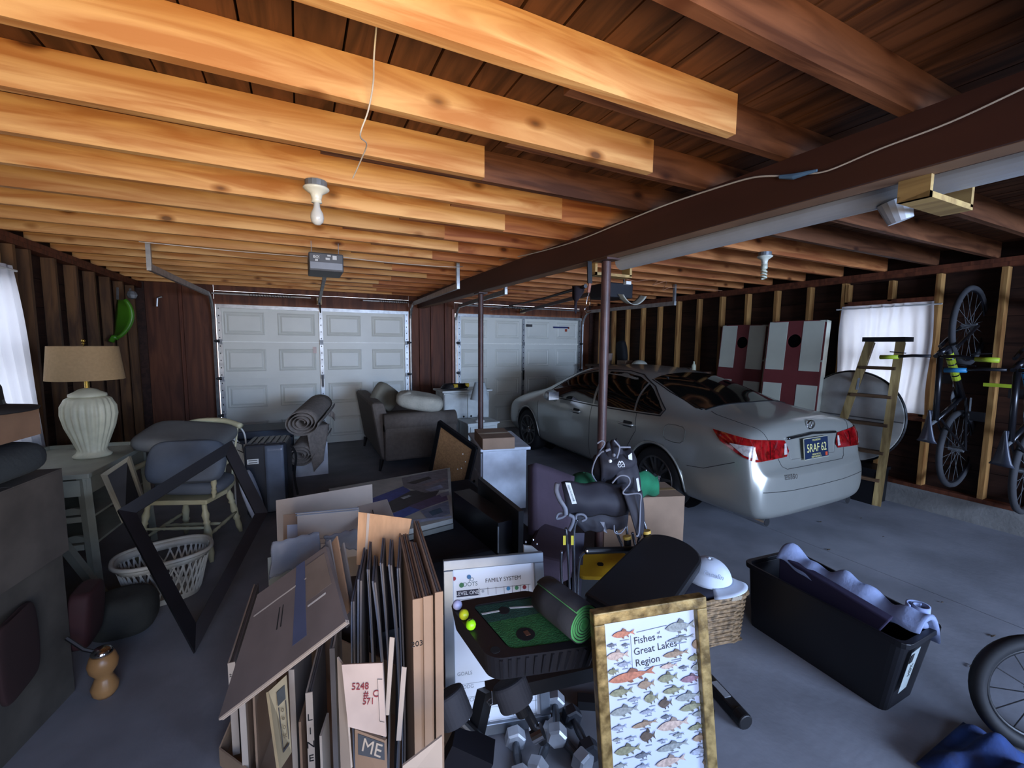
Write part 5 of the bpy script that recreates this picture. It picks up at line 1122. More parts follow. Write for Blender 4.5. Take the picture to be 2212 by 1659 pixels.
# ------------------------------------------------------------------ framed chart with dots
def poster(name, lab, M, w, h, rail, dpt, frm, sheetm, kids, group=None, inner=None):
    t = th_M(name, lab, 'picture', M, group)
    LB(t, 'back_board', blackm, ((0, .012, h/2), (w-.01, .008, h-.01)))
    LB(t, 'print_sheet', sheetm, ((0, .004, h/2), (w-rail*1.2, .004, h-rail*1.2)))
    for c, d in (((0, 0, rail/2), (w, dpt, rail)), ((0, 0, h-rail/2), (w, dpt, rail)), ((-w/2+rail/2, 0, h/2), (rail, dpt, h-2*rail)), ((w/2-rail/2, 0, h/2), (rail, dpt, h-2*rail))): LB(t, 'frame_rail', frm, (c, d), bevel=.003)
    nrm = (M.to_3x3() @ Vector((0, -1, 0))).normalized(); o = M @ Vector((0, .002, 0)); inv = M.inverted()
    def loc(px, py):
        d = ray(px, py); p = CO+d*((o-CO).dot(nrm)/d.dot(nrm)); q = inv @ p; return q.x, q.z
    def tx(s_, px, py, size, m, nm='lettering', sx=1., al='CENTER', rot=0):
        x, z = loc(px, py); return text(s_, t, M @ Matrix.Translation((x, .0012, z)) @ Matrix.Rotation(R_(90), 4, 'X') @ Matrix.Rotation(rot, 4, 'Z'), size, m, nm, al, .0002, sx)
    def rect(nm, px0, py0, px1, py1, m, off=0.):
        a = loc(px0, py0); b_ = loc(px1, py1); dx, dz = abs(a[0]-b_[0]), abs(a[1]-b_[1])
        if 'line' in nm: dx, dz = (dx, .0014) if dx > dz else (.0014, dz)
        if 'bar' in nm: dz = .026
        return LB(t, nm, m, (((a[0]+b_[0])/2, .0018-off, (a[1]+b_[1])/2), (dx, .001, dz)))
    def disc(nm, px, py, rr, m, off=0.):
        x, z = loc(px, py); b = MB(); b.cyl((x, .0014-off, z), (x, .0004-off, z), rr, n=20); return b.build(nm, m, t, local=True)
    kids(t, loc, tx, rect, disc); return t
ink = mat('ink_black', '24262a', .7); pw = mat('poster_white', 'e4e8ee', .5, var=.02)
def dots(t, loc, tx, rect, disc):
    tx('JO', 1018, 1252, .022, mat('ink_outline', '5c7478', .6)); tx('DOTS', 1016, 1262, .024, mat('ink_outline', '5c7478', .6)); tx('FAMILY SYSTEM', 1087, 1251, .024, ink, sx=.95)
    disc('red_dot', 981, 1250, .008, mat('dot_red', 'b03038', .6)); disc('green_dot', 997, 1264, .010, mat('dot_green', '3c7c50', .6)); disc('blue_dot', 1013, 1246, .009, mat('dot_blue', '3c78a8', .6))
    rect('title_bar', 986, 1272, 1034, 1290, mat('bar_navy', '20243c', .6)); tx('LEVEL ONE', 1010, 1281, .021, pw, sx=.95)
    for k in range(7): x = 1036+17.5*k; rect('grid_line', x, 1270-1.3*k, x+1, 1286-1.3*k, ink)
    rect('grid_line', 986, 1288, 1150, 1287, ink); rect('grid_line', 1036, 1268, 1146, 1267, ink)
    for x, c in ((1098, '3c8cc0'), (1116, '4c9c6c'), (1133, '9c2c3c')): disc('badge_dot', x, 1271-(x-1098)*.08, .0085, mat('bd_'+c, c, .6))
    disc('badge_dot', 1043, 1277, .006, mat('bd_grey', 'b0b8c4', .6))
    for k, w in enumerate(('GOALS', 'PRODG', 'SERVICE', 'FAMILY')):
        y = 1455+29*k; tx(w, 1004+k*2, y, .020, mat('ink_soft', '9aa0a4', .7)); rect('grid_line', 992, y+14, 1160, y+10, mat('ink_soft', '9aa0a4'))
    for x, y in ((1055, 1548), (1055, 1560), (1140, 1500)): disc('small_mark', x, y, .006, mat('bd_grey', 'b0b8c4'))
    rect('grid_line', 1108, 1480, 1109, 1545, ink); rect('grid_line', 1156, 1470, 1157, 1545, ink)
silverf = mat('silver_frame', '8d949c', .35, .6)
poster('framed_chart', 'white chart titled FAMILY SYSTEM in a wide silver frame', place((.695, 1.50, 0), -15, -14), .44, .70, .042, .03, silverf, pw, dots)
# ------------------------------------------------------------------ fish poster
def fishshape(b, x, z, L_, H_, mi, ang, loc_off):
    n = 9; top = []; bot = []
    for i in range(n+1):
        u = i/n; s_ = -L_/2+L_*.80*u; hh = H_/2*(sin(pi*min(1, u*1.02))**.75)*(1-.25*u)+H_*.07*(u > .8)
        top.append((s_, hh)); bot.append((s_, -hh))
    tail = [(L_/2, H_*.42), (L_*.42, 0), (L_/2, -H_*.42)]
    poly = top+tail+bot[::-1]
    def P(q): return Vector((x+q[0]*cos(ang)-q[1]*sin(ang), -.0006-loc_off, z+q[0]*sin(ang)+q[1]*cos(ang)))
    pts = [P(q) for q in poly]; k = len(b.v); b.v += pts
    for i in range(n): b.f.append((k+i, k+i+1, k+len(poly)-2-i, k+len(poly)-1-i)); b.m.append(mi)
    a = n; b.f.append((k+n, k+n+1, k+n+2)); b.m.append(mi); b.f.append((k+n, k+n+2, k+n+4)); b.m.append(mi); b.f.append((k+n+2, k+n+3, k+n+4)); b.m.append(mi)
    for f0, f1, f2, f3 in (((-.10*L_, H_*.38), (.0, H_*.78), (.12*L_, H_*.55), (.14*L_, H_*.32)), ((-.12*L_, -H_*.40), (-.04*L_, -H_*.66), (.02*L_, -H_*.6), (.0, -H_*.40)), ((.12*L_, -H_*.34), (.2*L_, -H_*.62), (.22*L_, -H_*.5), (.2*L_, -H_*.26))):
        b.add([P(f0), P(f1), P(f2), P(f3)], [(0, 1, 2, 3)], mi+1)
def fish(t, loc, tx, rect, disc):
    z3 = lambda x, y: (1250+x*.2285, 1280+y*.2285)
    F = [(420, 385, 215, 66, 0, .16), (310, 495, 95, 32, 4, .08), (440, 490, 80, 26, 4, .1), (365, 590, 215, 80, 1, .1), (430, 672, 135, 45, 5, .15), (325, 742, 110, 52, 2, .02), (955, 315, 280, 92, 3, .12), (960, 430, 260, 40, 3, .22), (1115, 480, 100, 90, 6, .2),
         (915, 572, 245, 58, 6, .15), (1095, 610, 130, 52, 2, .2), (850, 688, 165, 46, 1, .1), (990, 702, 100, 28, 4, .1), (1115, 700, 110, 60, 3, .15), (500, 780, 440, 90, 0, .28), (840, 800, 190, 80, 2, .15), (1065, 805, 215, 64, 7, .12), (635, 862, 160, 80, 6, .15),
         (400, 935, 225, 75, 2, .15), (895, 915, 210, 60, 2, .15), (1035, 975, 245, 72, 3, .15), (525, 1005, 130, 36, 5, .2), (683, 990, 140, 86, 2, .1), (815, 1040, 130, 84, 8, .1), (1075, 1070, 250, 68, 2, .25), (430, 1110, 270, 80, 3, .2), (650, 1120, 150, 40, 5, .1),
         (825, 1168, 105, 34, 4, .15), (1135, 1135, 130, 44, 3, .25), (620, 1235, 250, 50, 6, .28), (890, 1240, 300, 92, 1, .22), (1120, 1260, 180, 50, 2, .3), (380, 1270, 150, 44, 5, .2), (650, 1350, 145, 100, 8, .05), (940, 1335, 110, 30, 3, .15), (365, 1385, 95, 30, 3, .1),
         (490, 1368, 120, 26, 5, .15), (1145, 1365, 150, 62, 6, .1), (790, 1392, 100, 20, 5, .08), (885, 1445, 305, 66, 3, .26), (460, 1480, 250, 84, 2, .15), (1140, 1490, 180, 60, 5, .15), (605, 1530, 160, 48, 4, .15), (865, 1585, 290, 80, 1, .22), (395, 1630, 130, 44, 3, .1), (1205, 1590, 80, 60, 6, .15), (600, 1640, 140, 50, 5, .1),
         (470, 1720, 240, 70, 2, .15), (760, 1730, 220, 70, 6, .15), (1020, 1720, 220, 60, 3, .2), (1160, 1800, 150, 60, 7, .15), (420, 1850, 200, 60, 1, .15), (700, 1860, 220, 70, 3, .2), (960, 1870, 240, 66, 2, .15), (600, 1980, 240, 66, 5, .1), (1000, 2000, 240, 70, 6, .15)]
    cols = ['b4745c', 'bca89c', '84866c', '8c9494', '646c78', '98a2b4', '94806c', '8c6c7c', '54493f']; ms = []
    for c in cols: ms += [mat('fish_'+c, c, .6, var=.2, scale=120), mat('fin_'+c, tuple(int(c[i:i+2], 16)/255*.7 for i in (0, 2, 4)), .6)]
    for i, (x, y, L_, H_, c, a) in enumerate(F):
        u, v = loc(*z3(x, y)); u2, _ = loc(*z3(x+L_, y)); Lw = abs(u2-u)
        b = MB(); fishshape(b, u, v, Lw, Lw*H_/L_*.95, 2*c, a*.35-.03, .0008); b.build('printed_fish', ms, t, local=True)
        ca = MB(); ca.box((u+.002, .0006, v-Lw*H_/L_*.75-.003), (min(.03, Lw*.4), .0006, .0022)); ca.build('caption', mat('caption_grey', '8a92a0', .7), t, local=True)
    for s_, x, y, sz in (('Fishes', 622, 440, .036), ('Great Lakes', 725, 520, .036), ('Region', 652, 645, .036), ('of', 752, 378, .013), ('the', 762, 418, .013)):
        tx(s_, *z3(x, y), sz*.72 if sz > .02 else sz*.8, ink, rot=R_(2))
    for a in ((497, 405, 503, 735), (950, 370, 956, 640)): p, q = z3(a[0], a[1]), z3(a[2], a[3]); rect('rule_line', *p, *q, mat('rule', '6c7480', .6))
    p, q = z3(545, 375), z3(830, 308); a, b_ = loc(*p), loc(*q); MB().bar((a[0], .0008, a[1]), (b_[0], .0008, b_[1]), .001, .0012).build('rule_line', mat('rule', '6c7480'), t, local=True)
    p, q = z3(620, 715), z3(965, 640); a, b_ = loc(*p), loc(*q); MB().bar((a[0], .0008, a[1]), (b_[0], .0008, b_[1]), .001, .0012).build('rule_line', mat('rule', '6c7480'), t, local=True)
gold = mat('antique_gold', 'a08a58', .45, .35, var=.3, scale=30, bump=.3, col2='54431f')
poster('framed_poster', 'tall narrow poster Fishes of the Great Lakes Region in a worn gold frame', place((.815, .69, .03), -15, -8, -2), .325, .90, .030, .032, gold, mat('poster_bluewhite', 'b4c0d8', .45, var=.01), fish)

# ------------------------------------------------------------------ exercise bench with the putting mat, dumbbells
bkp = mat('bench_vinyl', '0e0e12', .55, var=.1)
t = thing('weight_bench', 'black exercise bench with a long round-ended pad and foam rollers', 'exercise bench', PZ(1180, 1560))
nl, nr, fr_, fl_ = PD(1250, 1318, 1.55), PD(1418, 1325, 1.50), PD(1537, 1205, 1.95), PD(1395, 1135, 2.08)
ax = ((fr_+fl_)/2-(nl+nr)/2); wv = ((nr-nl)+(fr_-fl_))/2; nrm = wv.cross(ax).normalized()
if nrm.z < 0: nrm = -nrm
b = MB(); L_ = ax.length; w_ = wv.length; axn = ax.normalized(); wn_ = (wv-axn*wv.dot(axn)).normalized(); w_ *= .96
poly = [(0, -w_/2), (0, w_/2)]+[(L_-.10+.13*sin(R_(a)), w_/2*cos(R_(a))) for a in range(0, 181, 12)]
Mx = Matrix.Translation((nl+nr)/2) @ Matrix((axn, wn_, axn.cross(wn_))).transposed().to_4x4()
sg = 1 if axn.cross(wn_).z > 0 else -1
b.prism(poly, -.055*sg, 0, M=Mx); b.build('pad', bkp, t, bevel=.012)
q = (nl+nr)/2+ax*.5-nrm*.06; MB().bar(q, Vector((q.x+.05, q.y+.05, 0)), .05, .05, (1, 0, 0)).build('rear_post', black, t)
MB().bar((nl+nr)/2-nrm*.07, (fl_+fr_)/2-nrm*.07-axn*.1, .05, .04).build('pad_rail', black, t)
MB().bar((q.x-.2, q.y+.2, .02), (q.x+.3, q.y-.1, .02), .05, .04).build('foot_bar', black, t)
p1 = PD(1050, 1490, 1.42); p2 = PD(1015, 1640, 1.36); MB().bar(p1, p2, .035, .06).build('front_post', black, t)
MB().bar(PD(1050, 1498, 1.44), PD(1300, 1440, 1.52), .05, .05).build('seat_rail', black, t)
p1 = PD(1120, 1505, 1.42); p2 = PD(1172, 1600, 1.5); MB().cyl(p1, p2, .016).build('lever_bar', black, t)
MB().cyl(PD(1150, 1590, 1.46), PD(1172, 1578, 1.46), .025).build('chrome_joint', chrome, t)
foam = mat('foam_roller', '33343a', .85, bump=.2)
for a, b_, r in ((PD(1098, 1470, 1.36), PD(1118, 1525, 1.34), .055), (PD(965, 1495, 1.36), PD(990, 1560, 1.34), .052)):
    o = MB(); o.cyl(a, b_, r, n=28); o.build('foam_roller', foam, t, bevel=.008)
MB().cyl(PD(985, 1550, 1.34), PD(1035, 1600, 1.34), .02).build('roller_arm', black, t)
MB().cyl(PD(1110, 1500, 1.35), PD(1130, 1540, 1.36), .022).build('roller_arm', black, t)
MB().bar(PD(965, 1620, 1.3), PD(1050, 1659, 1.3), .08, .12).build('base_block', mat('bench_base', '101018', .5), t)
MB().tube([PD(1062, 1492, 1.34), PD(1064, 1520, 1.34), PD(1058, 1524, 1.34), PD(1052, 1516, 1.34), PD(1060, 1508, 1.34)], .0022, 6).build('snap_pin', chrome, t)
# ball return putting green
Z = .76; q = [PZ(1058, 1425, Z), PZ(1300, 1392, Z), PZ(1145, 1274, Z), PZ(968, 1302, Z)]
t = thing('putting_green', 'black plastic putting trainer base with green turf lying on the exercise bench', 'putting mat', q[0])
def T4(u, v, dz=0): return q[0].lerp(q[1], u).lerp(q[3].lerp(q[2], u), v)+Vector((0, 0, dz))
def rounded(u0, v0, u1, v1, r, n=5):
    out = []
    for cx, cy, a0 in ((u1-r, v0+r, -90), (u1-r, v1-r, 0), (u0+r, v1-r, 90), (u0+r, v0+r, 180)):
        for i in range(n+1): a = R_(a0+90*i/n); out.append((cx+r*cos(a), cy+r*sin(a)))
    return out
out = rounded(0, 0, 1.02, 1, .12); inn = rounded(.22, .10, 1.0, .88, .08)
gp = mat('green_base', '1b1b1f', .35, var=.05); b = MB(); n = len(out)
b.add([T4(u, v) for u, v in out]+[T4(u, v) for u, v in inn]+[T4(u, v, -.02) for u, v in inn], [(i, (i+1) % n, n+(i+1) % n, n+i) for i in range(n)]+[(n+i, n+(i+1) % n, 2*n+(i+1) % n, 2*n+i) for i in range(n)]+[tuple(range(2*n, 3*n))])
mid = T4(.5, .5); low = [T4(u, v)+Vector((0, 0, -.072)) for u, v in out]; low = [mid+(p-mid)*.93 for p in low]; low = [Vector((p.x, p.y, Z-.072-.02*abs(0))) for p in low]
b.add([T4(u, v) for u, v in out]+low, [(i, n+i, n+(i+1) % n, (i+1) % n) for i in range(n)]); b.build('base_shell', gp, t)
for k in range(12): u = .10+.075*k; a = T4(u, 0)-Vector((0, .0, .006)); c = mid+(T4(u, 0)-mid)*.93; MB().bar(a+(a-mid)*.004, Vector((c.x, c.y, Z-.066)), .008, .008).build('skirt_rib', gp, t)
turf = mat('turf_green', '2c6a34', .95, bump=.5, bscale=200, scale=30); turfd = mat('turf_dark', '1f4a3c', .95, bump=.5, bscale=200, scale=30)
b = MB(); b.add([T4(.24, .12, -.004), T4(1.0, .12, -.004), T4(1.0, .60, -.004), T4(.24, .56, -.004)], [(0, 1, 2, 3)]); b.build('turf', turf, t)
b = MB(); b.add([T4(.24, .56, -.004), T4(1.0, .60, -.004), T4(1.0, .87, -.004), T4(.24, .87, -.004)], [(0, 1, 2, 3)]); b.build('turf_fringe', turfd, t)
wt = mat('line_white', 'd8dcda', .8)
MB().slab4([T4(.25, .70, -.003), T4(.45, .71, -.003), T4(.45, .735, -.003), T4(.25, .725, -.003)], (0, 0, .001)).build('white_line', wt, t)
MB().slab4([T4(.58, .735, -.003), T4(.95, .68, -.003), T4(.95, .705, -.003), T4(.58, .76, -.003)], (0, 0, .001)).build('white_line', wt, t)
for (u, v, r) in ((.48, .30, .028), (.50, .72, .018)):
    c = T4(u, v, -.0035); b = MB(); b.cyl(c+Vector((0, 0, .001)), c-Vector((0, 0, .02)), r, n=24); b.build('cup', blackm, t)
MB().cyl(T4(.10, .12, .0015), T4(.10, .12, -.01), .014, n=16).build('ball_hole', blackm, t)
c = T4(.48, .30, .0); MB().box((c.x+.004, c.y, c.z-.0015), (.014, .02, .002)).build('cup_glint', mat('cup_brown', '6a4838', .4), t)
for (px, py, c, nm) in ((988, 1309, 'b8bce0', 'pale lilac golf ball, topmost of the row on the putting trainer'), (1002, 1330, 'c8d028', 'yellow golf ball, middle of the row on the putting trainer'), (1017, 1352, '9cf01c', 'bright green golf ball with a black line on the putting trainer')):
    p = PZ(px, py, Z+.012); t2 = thing('golf_ball', nm, 'ball', (p.x, p.y, Z+.001)); MB().sphere((p.x, p.y, Z+.016), .0155, 16).build('ball_body', mat('ball_'+c, c, .35, var=0), t2, smooth=True)
    if c[0] == '9': MB().bar((p.x-.008, p.y-.004, Z+.0318), (p.x+.009, p.y+.003, Z+.0318), .0015, .001).build('line_mark', blackm, t2)
# rolled mat
a = PZ(1176, 1283, Z+.056); b_ = PZ(1262, 1350, Z+.056); t = thing('rolled_mat', 'rolled-up putting mat with black backing lying across the trainer', 'mat', a); d = (b_-a).normalized(); s1 = d.cross(Vector((0, 0, 1))).normalized(); u1 = s1.cross(d)
Lr = (b_-a).length
def rollf(rsc, th):
    def fn(u, v): ang = -u*5*2*pi+1; rr = .058*(.25+.75*u)*rsc; return a+(s1*cos(ang)+u1*sin(ang))*rr+d*(Lr*v)
    return fn
MB().grid(rollf(1, 0), 130, 3, th=-.0012).build('rubber_backing', mat('mat_black', '33353a', .9, bump=.2), t, smooth=True)
MB().grid(rollf(.97, 0), 130, 3, th=.0058).build('green_pile', mat('pile_green', '5cb86c', .95, bump=.3), t, smooth=True)
# dumbbells
hexm = mat('hex_grey', 'c0c4ca', .35, .3, var=.2); hnd = mat('handle_grey', '5a5e64', .4, .7)
def dumbbell(lab, x, y, z, yaw, m=hexm, r=.042):
    t = thing('dumbbell', lab, 'dumbbell', (x, y, z), (0, 0, R_(yaw)), 'hex dumbbells under the bench')
    for s_ in (-1, 1):
        b = MB(); b.tube([(s_*.055, 0, r*.87), (s_*.06, 0, r*.87), (s_*.10, 0, r*.87), (s_*.108, 0, r*.87)], [r*.8, r, r, r*.8], 6); b.build('hex_head', m, t, local=True)
    MB().tube([(-.06, 0, r*.87), (0, 0, r*.87), (.06, 0, r*.87)], [.013, .017, .013], 12).build('handle', hnd, t, local=True)
dw2 = mat('hex_dark', '2c2e34', .4)
for lab, px, py, z, yaw, m_ in (('grey hex dumbbell right of the bench leg, nearest the silver frame bottom', 1118, 1655, 0, 70, hexm), ('grey hex dumbbell in the middle of the pile under the bench', 1175, 1640, 0, 40, hexm), ('grey hex dumbbell highest on the pile behind the chrome joint', 1200, 1582, .03, 60, hexm),
        ('grey hex dumbbell rightmost of the pile under the bench', 1226, 1628, 0, 100, hexm), ('dark dumbbell at the right rear of the pile beside the gold frame', 1252, 1600, 0, 80, dw2)):
    p = PZ(px, py); dumbbell(lab, p.x, p.y, z, yaw, m_)

# ------------------------------------------------------------------ camp chairs
bcl = mat('camp_black', '23222a', .75, var=.08, bump=.1); trim = mat('camp_trim', '74767e', .6); tub = mat('camp_tube', '8c9098', .25, .85)
def ribbon(px, deps, w, m, t, nm='trim_tape'):
    pts = smoothpts([PD(p[0], p[1], d) for p, d in zip(px, deps if isinstance(deps, (list, tuple)) else [deps]*len(px))], 5); b = MB()
    b.tube(pts, w, 6); return b.build(nm, m, t, smooth=True)
def fab(nm, q, t, bulge=.03, th=.006, m=bcl):   # q: four (px, py, dep) clockwise from top left
    P = [PD(*p) for p in q]
    return MB().grid(lambda u, v: lerp4(P, u, v)-CF*(bulge*sin(pi*v)*(.6+.4*sin(pi*u)))+CU*(.006*sin(14*u)), 14, 12, th=th).build(nm, m, t, smooth=True)
D = 1.95
t = thing('camp_chair', 'folded black camp chair with grey piping, nearer one with ROCKER strap', 'camp chair', PZ(1290, 1420))
fab('seat_fabric', [(1212, 1042, D), (1352, 1046, D+.10), (1356, 1112, D+.08), (1224, 1112, D)], t, .06)
fab('seat_apron', [(1222, 1106, D+.02), (1356, 1104, D+.1), (1352, 1140, D+.1), (1262, 1148, D+.04)], t, .02)
fab('side_flap', [(1340, 1050, D+.02), (1386, 1062, D+.04), (1388, 1150, D+.03), (1376, 1162, D)], t, .03)
P = [PD(1222, 1120, D+.02), PD(1242, 1120, D+.05)]
ribbon([(1204, 1044), (1202, 1060), (1210, 1080), (1220, 1096), (1222, 1112)], D-.03, .012, trim, t)
ribbon([(1222, 1112), (1214, 1118), (1202, 1120), (1206, 1110), (1218, 1108)], D-.02, .006, trim, t); ribbon([(1244, 1122), (1246, 1112), (1260, 1112), (1266, 1120), (1256, 1126)], D-.02, .006, trim, t)
ribbon([(1228, 1112), (1238, 1118), (1236, 1132), (1229, 1146)], D-.02, .009, trim, t)
ribbon([(1322, 1044), (1338, 1028), (1356, 1030), (1360, 1044), (1346, 1062), (1352, 1068), (1382, 1067), (1383, 1090), (1380, 1150), (1374, 1158)], D-.02, .0042, trim, t)
ribbon([(1326, 1134), (1328, 1150), (1340, 1152), (1352, 1138)], D+.02, .0035, trim, t)
sm_ = MB().slab4([PD(1221, 1042, D-.075), PD(1232, 1043, D-.075), PD(1246, 1088, D-.078), PD(1236, 1089, D-.078)], CF*.002).build('logo_strap', mat('strap_white', 'd0d4d4', .6), t)
M = frameM(PD(1234, 1065, D-.078)-CF*.003, (PD(1242, 1088, D)-PD(1226, 1043, D)), (PD(1240, 1060, D)-PD(1225, 1064, D)))
text('FREESTYLE ROCKER', t, M, .009*1.0, mat('strap_teal', '3c6058', .6), 'lettering', sx=.95)
for xs in ([(1222, 1140), (1226, 1180), (1230, 1262)], [(1248, 1122), (1240, 1150), (1241, 1262)], [(1270, 1190), (1252, 1210), (1248, 1290)], [(1213, 1190), (1212, 1230), (1216, 1290)]):
    ribbon(xs+[(xs[-1][0]+3, 1345)], [D, D, D, D], .0065, tub, t, 'frame_tube')
for x, y0, y1 in ((1219, 1157, 1177), (1236, 1157, 1177)): MB().bar(PD(x, y0, D-.02), PD(x, y1, D-.02), .012, .006).build('yellow_tag', mat('tag_yellow', 'd8c434', .5), t)
MB().cyl(PD(1266, 1190, D-.02), PD(1372, 1187, D+.08), .015).build('cross_bar', black, t); MB().sphere(PD(1268, 1190, D-.04), .009, 8).build('rivet', chrome, t)
MB().slab4([PD(1296, 1127, D-.01), PD(1306, 1128, D-.01), PD(1304, 1148, D-.01), PD(1312, 1152, D-.01)][0:4], CF*.003).build('white_tag', trim, t)
MB().grid(lambda u, v: PD(1236+26*u*(1-v*.4), 1150+180*v, D+.10), 3, 6, th=.01).build('inner_panel', mat('camp_panel', '3a3642', .8), t)
D = 2.12
t = thing('camp_chair', 'folded black camp chair with GCI mark, standing farther behind the other', 'camp chair', PZ(1330, 1330))
fab('seat_fabric', [(1292, 972, D), (1362, 970, D+.06), (1372, 1010, D+.04), (1296, 1044, D)], t, .08)
fab('upper_fabric', [(1310, 958, D+.02), (1332, 950, D+.04), (1350, 1000, D+.02), (1302, 1036, D-.02)], t, .05)
fab('side_panel', [(1282, 990, D+.04), (1312, 960, D+.02), (1310, 1040, D), (1284, 1036, D+.04)], t, .04)
fab('lower_fabric', [(1326, 1000, D-.02), (1372, 996, D+.02), (1384, 1070, D+.02), (1330, 1056, D)], t, .04)
ribbon([(1290, 958), (1300, 952), (1306, 958), (1296, 974), (1289, 988), (1282, 1004), (1279, 1024), (1290, 1042), (1296, 1044)], D-.03, .004, trim, t)
ribbon([(1290, 986), (1300, 976), (1304, 976)], D-.05, .005, trim, t); ribbon([(1308, 974), (1318, 970)], D-.09, .007, trim, t)
ribbon([(1326, 951), (1334, 960), (1338, 966), (1336, 978), (1332, 990)], D-.06, .005, trim, t); ribbon([(1338, 966), (1362, 966)], D-.03, .005, trim, t)
MB().sphere(PD(1318, 996, D-.12), .009, 8).build('snap', white, t); MB().sphere(PD(1326, 983, D-.10), .009, 8).build('snap', trim, t)
wl2 = mat('logo_white', 'd8dcdc', .6)
M = frameM(PD(1342, 1006, D-.11)-CF*.004, PD(1350, 1006, D)-PD(1334, 1007, D), CU); text('GCI', t, M, .020, wl2, 'lettering'); 
ribbon([(1334, 1005), (1338, 996), (1340, 1001), (1343, 996), (1348, 1003)], D-.115, .0022, wl2, t, 'logo_mark'); MB().slab4([PD(1357, 984, D-.04), PD(1365, 978, D-.04), PD(1366, 994, D-.04), PD(1358, 992, D-.04)], CF*.002).build('logo_patch', wl2, t)
MB().slab4([PD(1374, 1034, D-.05), PD(1379, 1032, D-.05), PD(1384, 1064, D-.05), PD(1379, 1066, D-.05)], CF*.003).build('logo_strap', wl2, t)
for xs in ([(1330, 1145), (1338, 1165), (1345, 1186)], [(1352, 1130), (1356, 1160), (1360, 1190)], [(1366, 1150), (1370, 1170), (1374, 1190)], [(1384, 1100), (1390, 1125), (1396, 1150)], [(1388, 1100), (1384, 1150), (1378, 1180)]):
    ribbon(xs+[(xs[-1][0]+8, 1250)], D, .007, tub, t, 'frame_tube')
for x, y in ((1354, 1158), (1396, 1146)): MB().cyl(PD(x, y, D-.05), PD(x+1, y+6, D-.05), .020, n=16).build('yellow_cap', mat('cap_yellow', 'c8a244', .5), t); MB().cyl(PD(x+1, y+6, D-.05), PD(x+3, y+34, D-.05), .017, n=12).build('damper', black, t)
# cartons and green caps behind
M = place((2.62, 2.62, 0), -20); t = carton('kraft carton beside the rear car wheel with the green cap on it', M, .36, .36, .40, card)
t = carton('brown carton standing behind the folded camp chairs', place((2.18, 2.52, 0), -25), .30, .26, .34, carddk)
gf = mat('green_felt', '1c5c3c', .9, var=.1, bump=.2)
def cap(lab, c, m, r, brim, name='baseball_cap', stretch=(1, 1, .75)):
    t = thing(name, lab, 'cap', c)
    b = MB(); b.grid(lambda u, v: Vector((r*stretch[0]*cos(2*pi*u)*sin(.05+1.5*v), r*stretch[1]*sin(2*pi*u)*sin(.05+1.5*v), r*stretch[2]*cos(.05+1.5*v))), 28, 10, th=.004); b.build('crown', m, t, local=True, smooth=True)
    a0 = R_(brim)
    b = MB(); b.grid(lambda u, v: Vector((cos(a0+(u-.5)*1.9)*(r*.95+r*.75*v*cos((u-.5)*1.7)), sin(a0+(u-.5)*1.9)*(r*.95+r*.75*v*cos((u-.5)*1.7)), .008+.03*(u-.5)**2*-4*v)), 14, 4, th=.004); b.build('visor', m, t, local=True, smooth=True); MB().sphere((0, 0, r*stretch[2]), .01, 8).build('button', m, t, local=True, smooth=True)
    return t
p = PY(1260, 1045, 2.62); t = cap('green felt cap left of the camp chairs with white emblem', p, gf, .11, 190)
MB().tube(smoothpts([p+Vector(v) for v in ((-.03, -.115, .015), (-.015, -.118, .03), (0, -.115, .015), (.015, -.118, .03), (.03, -.115, .02))], 3), .006, 6).build('white_emblem', wl2, t)
t = thing('green_hat', 'crumpled bright green felt hat on the kraft carton by the rear wheel', 'hat', (2.55, 2.50, .41))
MB().grid(lambda u, v: PY(1366+(54)*u, 1008+(14*u)+(62-30*u)*v+4*sin(9*u), 2.40+.12*v*(1-v)*4*-.6+.05*u)-Vector((0, 0, .03)), 14, 12, th=.02).build('felt', mat('green_felt2', '1f7a52', .9, bump=.3), t, smooth=True)
for k, (x, y) in enumerate(((1374, 1013), (1396, 1016))): MB().sphere(PY(x, y, 2.37), .005, 6).build('bead', wl2, t)
t = thing('yellow_plate', 'yellow plastic tray with a round slot under the camp chair bar', 'tray', PD(1300, 1225, 2.05))
b = MB(); c = PD(1303, 1222, 2.05); b.prism(rounded(-.125, -.07, .125, .07, .03), -.012, .012, M=Matrix.Translation(c) @ Matrix.Rotation(R_(-28), 4, 'Z') @ Matrix.Rotation(R_(25), 4, 'X')); b.build('tray_body', mat('tray_yellow', 'c8a024', .4), t, bevel=.004)
b = MB(); b.prism(rounded(-.03, -.012, .0, .008, .009), .0125, .0135, M=Matrix.Translation(c) @ Matrix.Rotation(R_(-28), 4, 'Z') @ Matrix.Rotation(R_(25), 4, 'X')); b.build('slot', blackm, t)
t = thing('black_case', 'black case standing on the floor under the yellow tray', 'case', (1.62, 2.02, 0)); MB().box((1.66, 1.98, .15), (.5, .3, .30), R_(-25)).build('case_body', blackm, t, bevel=.02); MB().box((1.66, 1.98, .31), (.16, .03, .02), R_(-25)).build('handle', black, t)

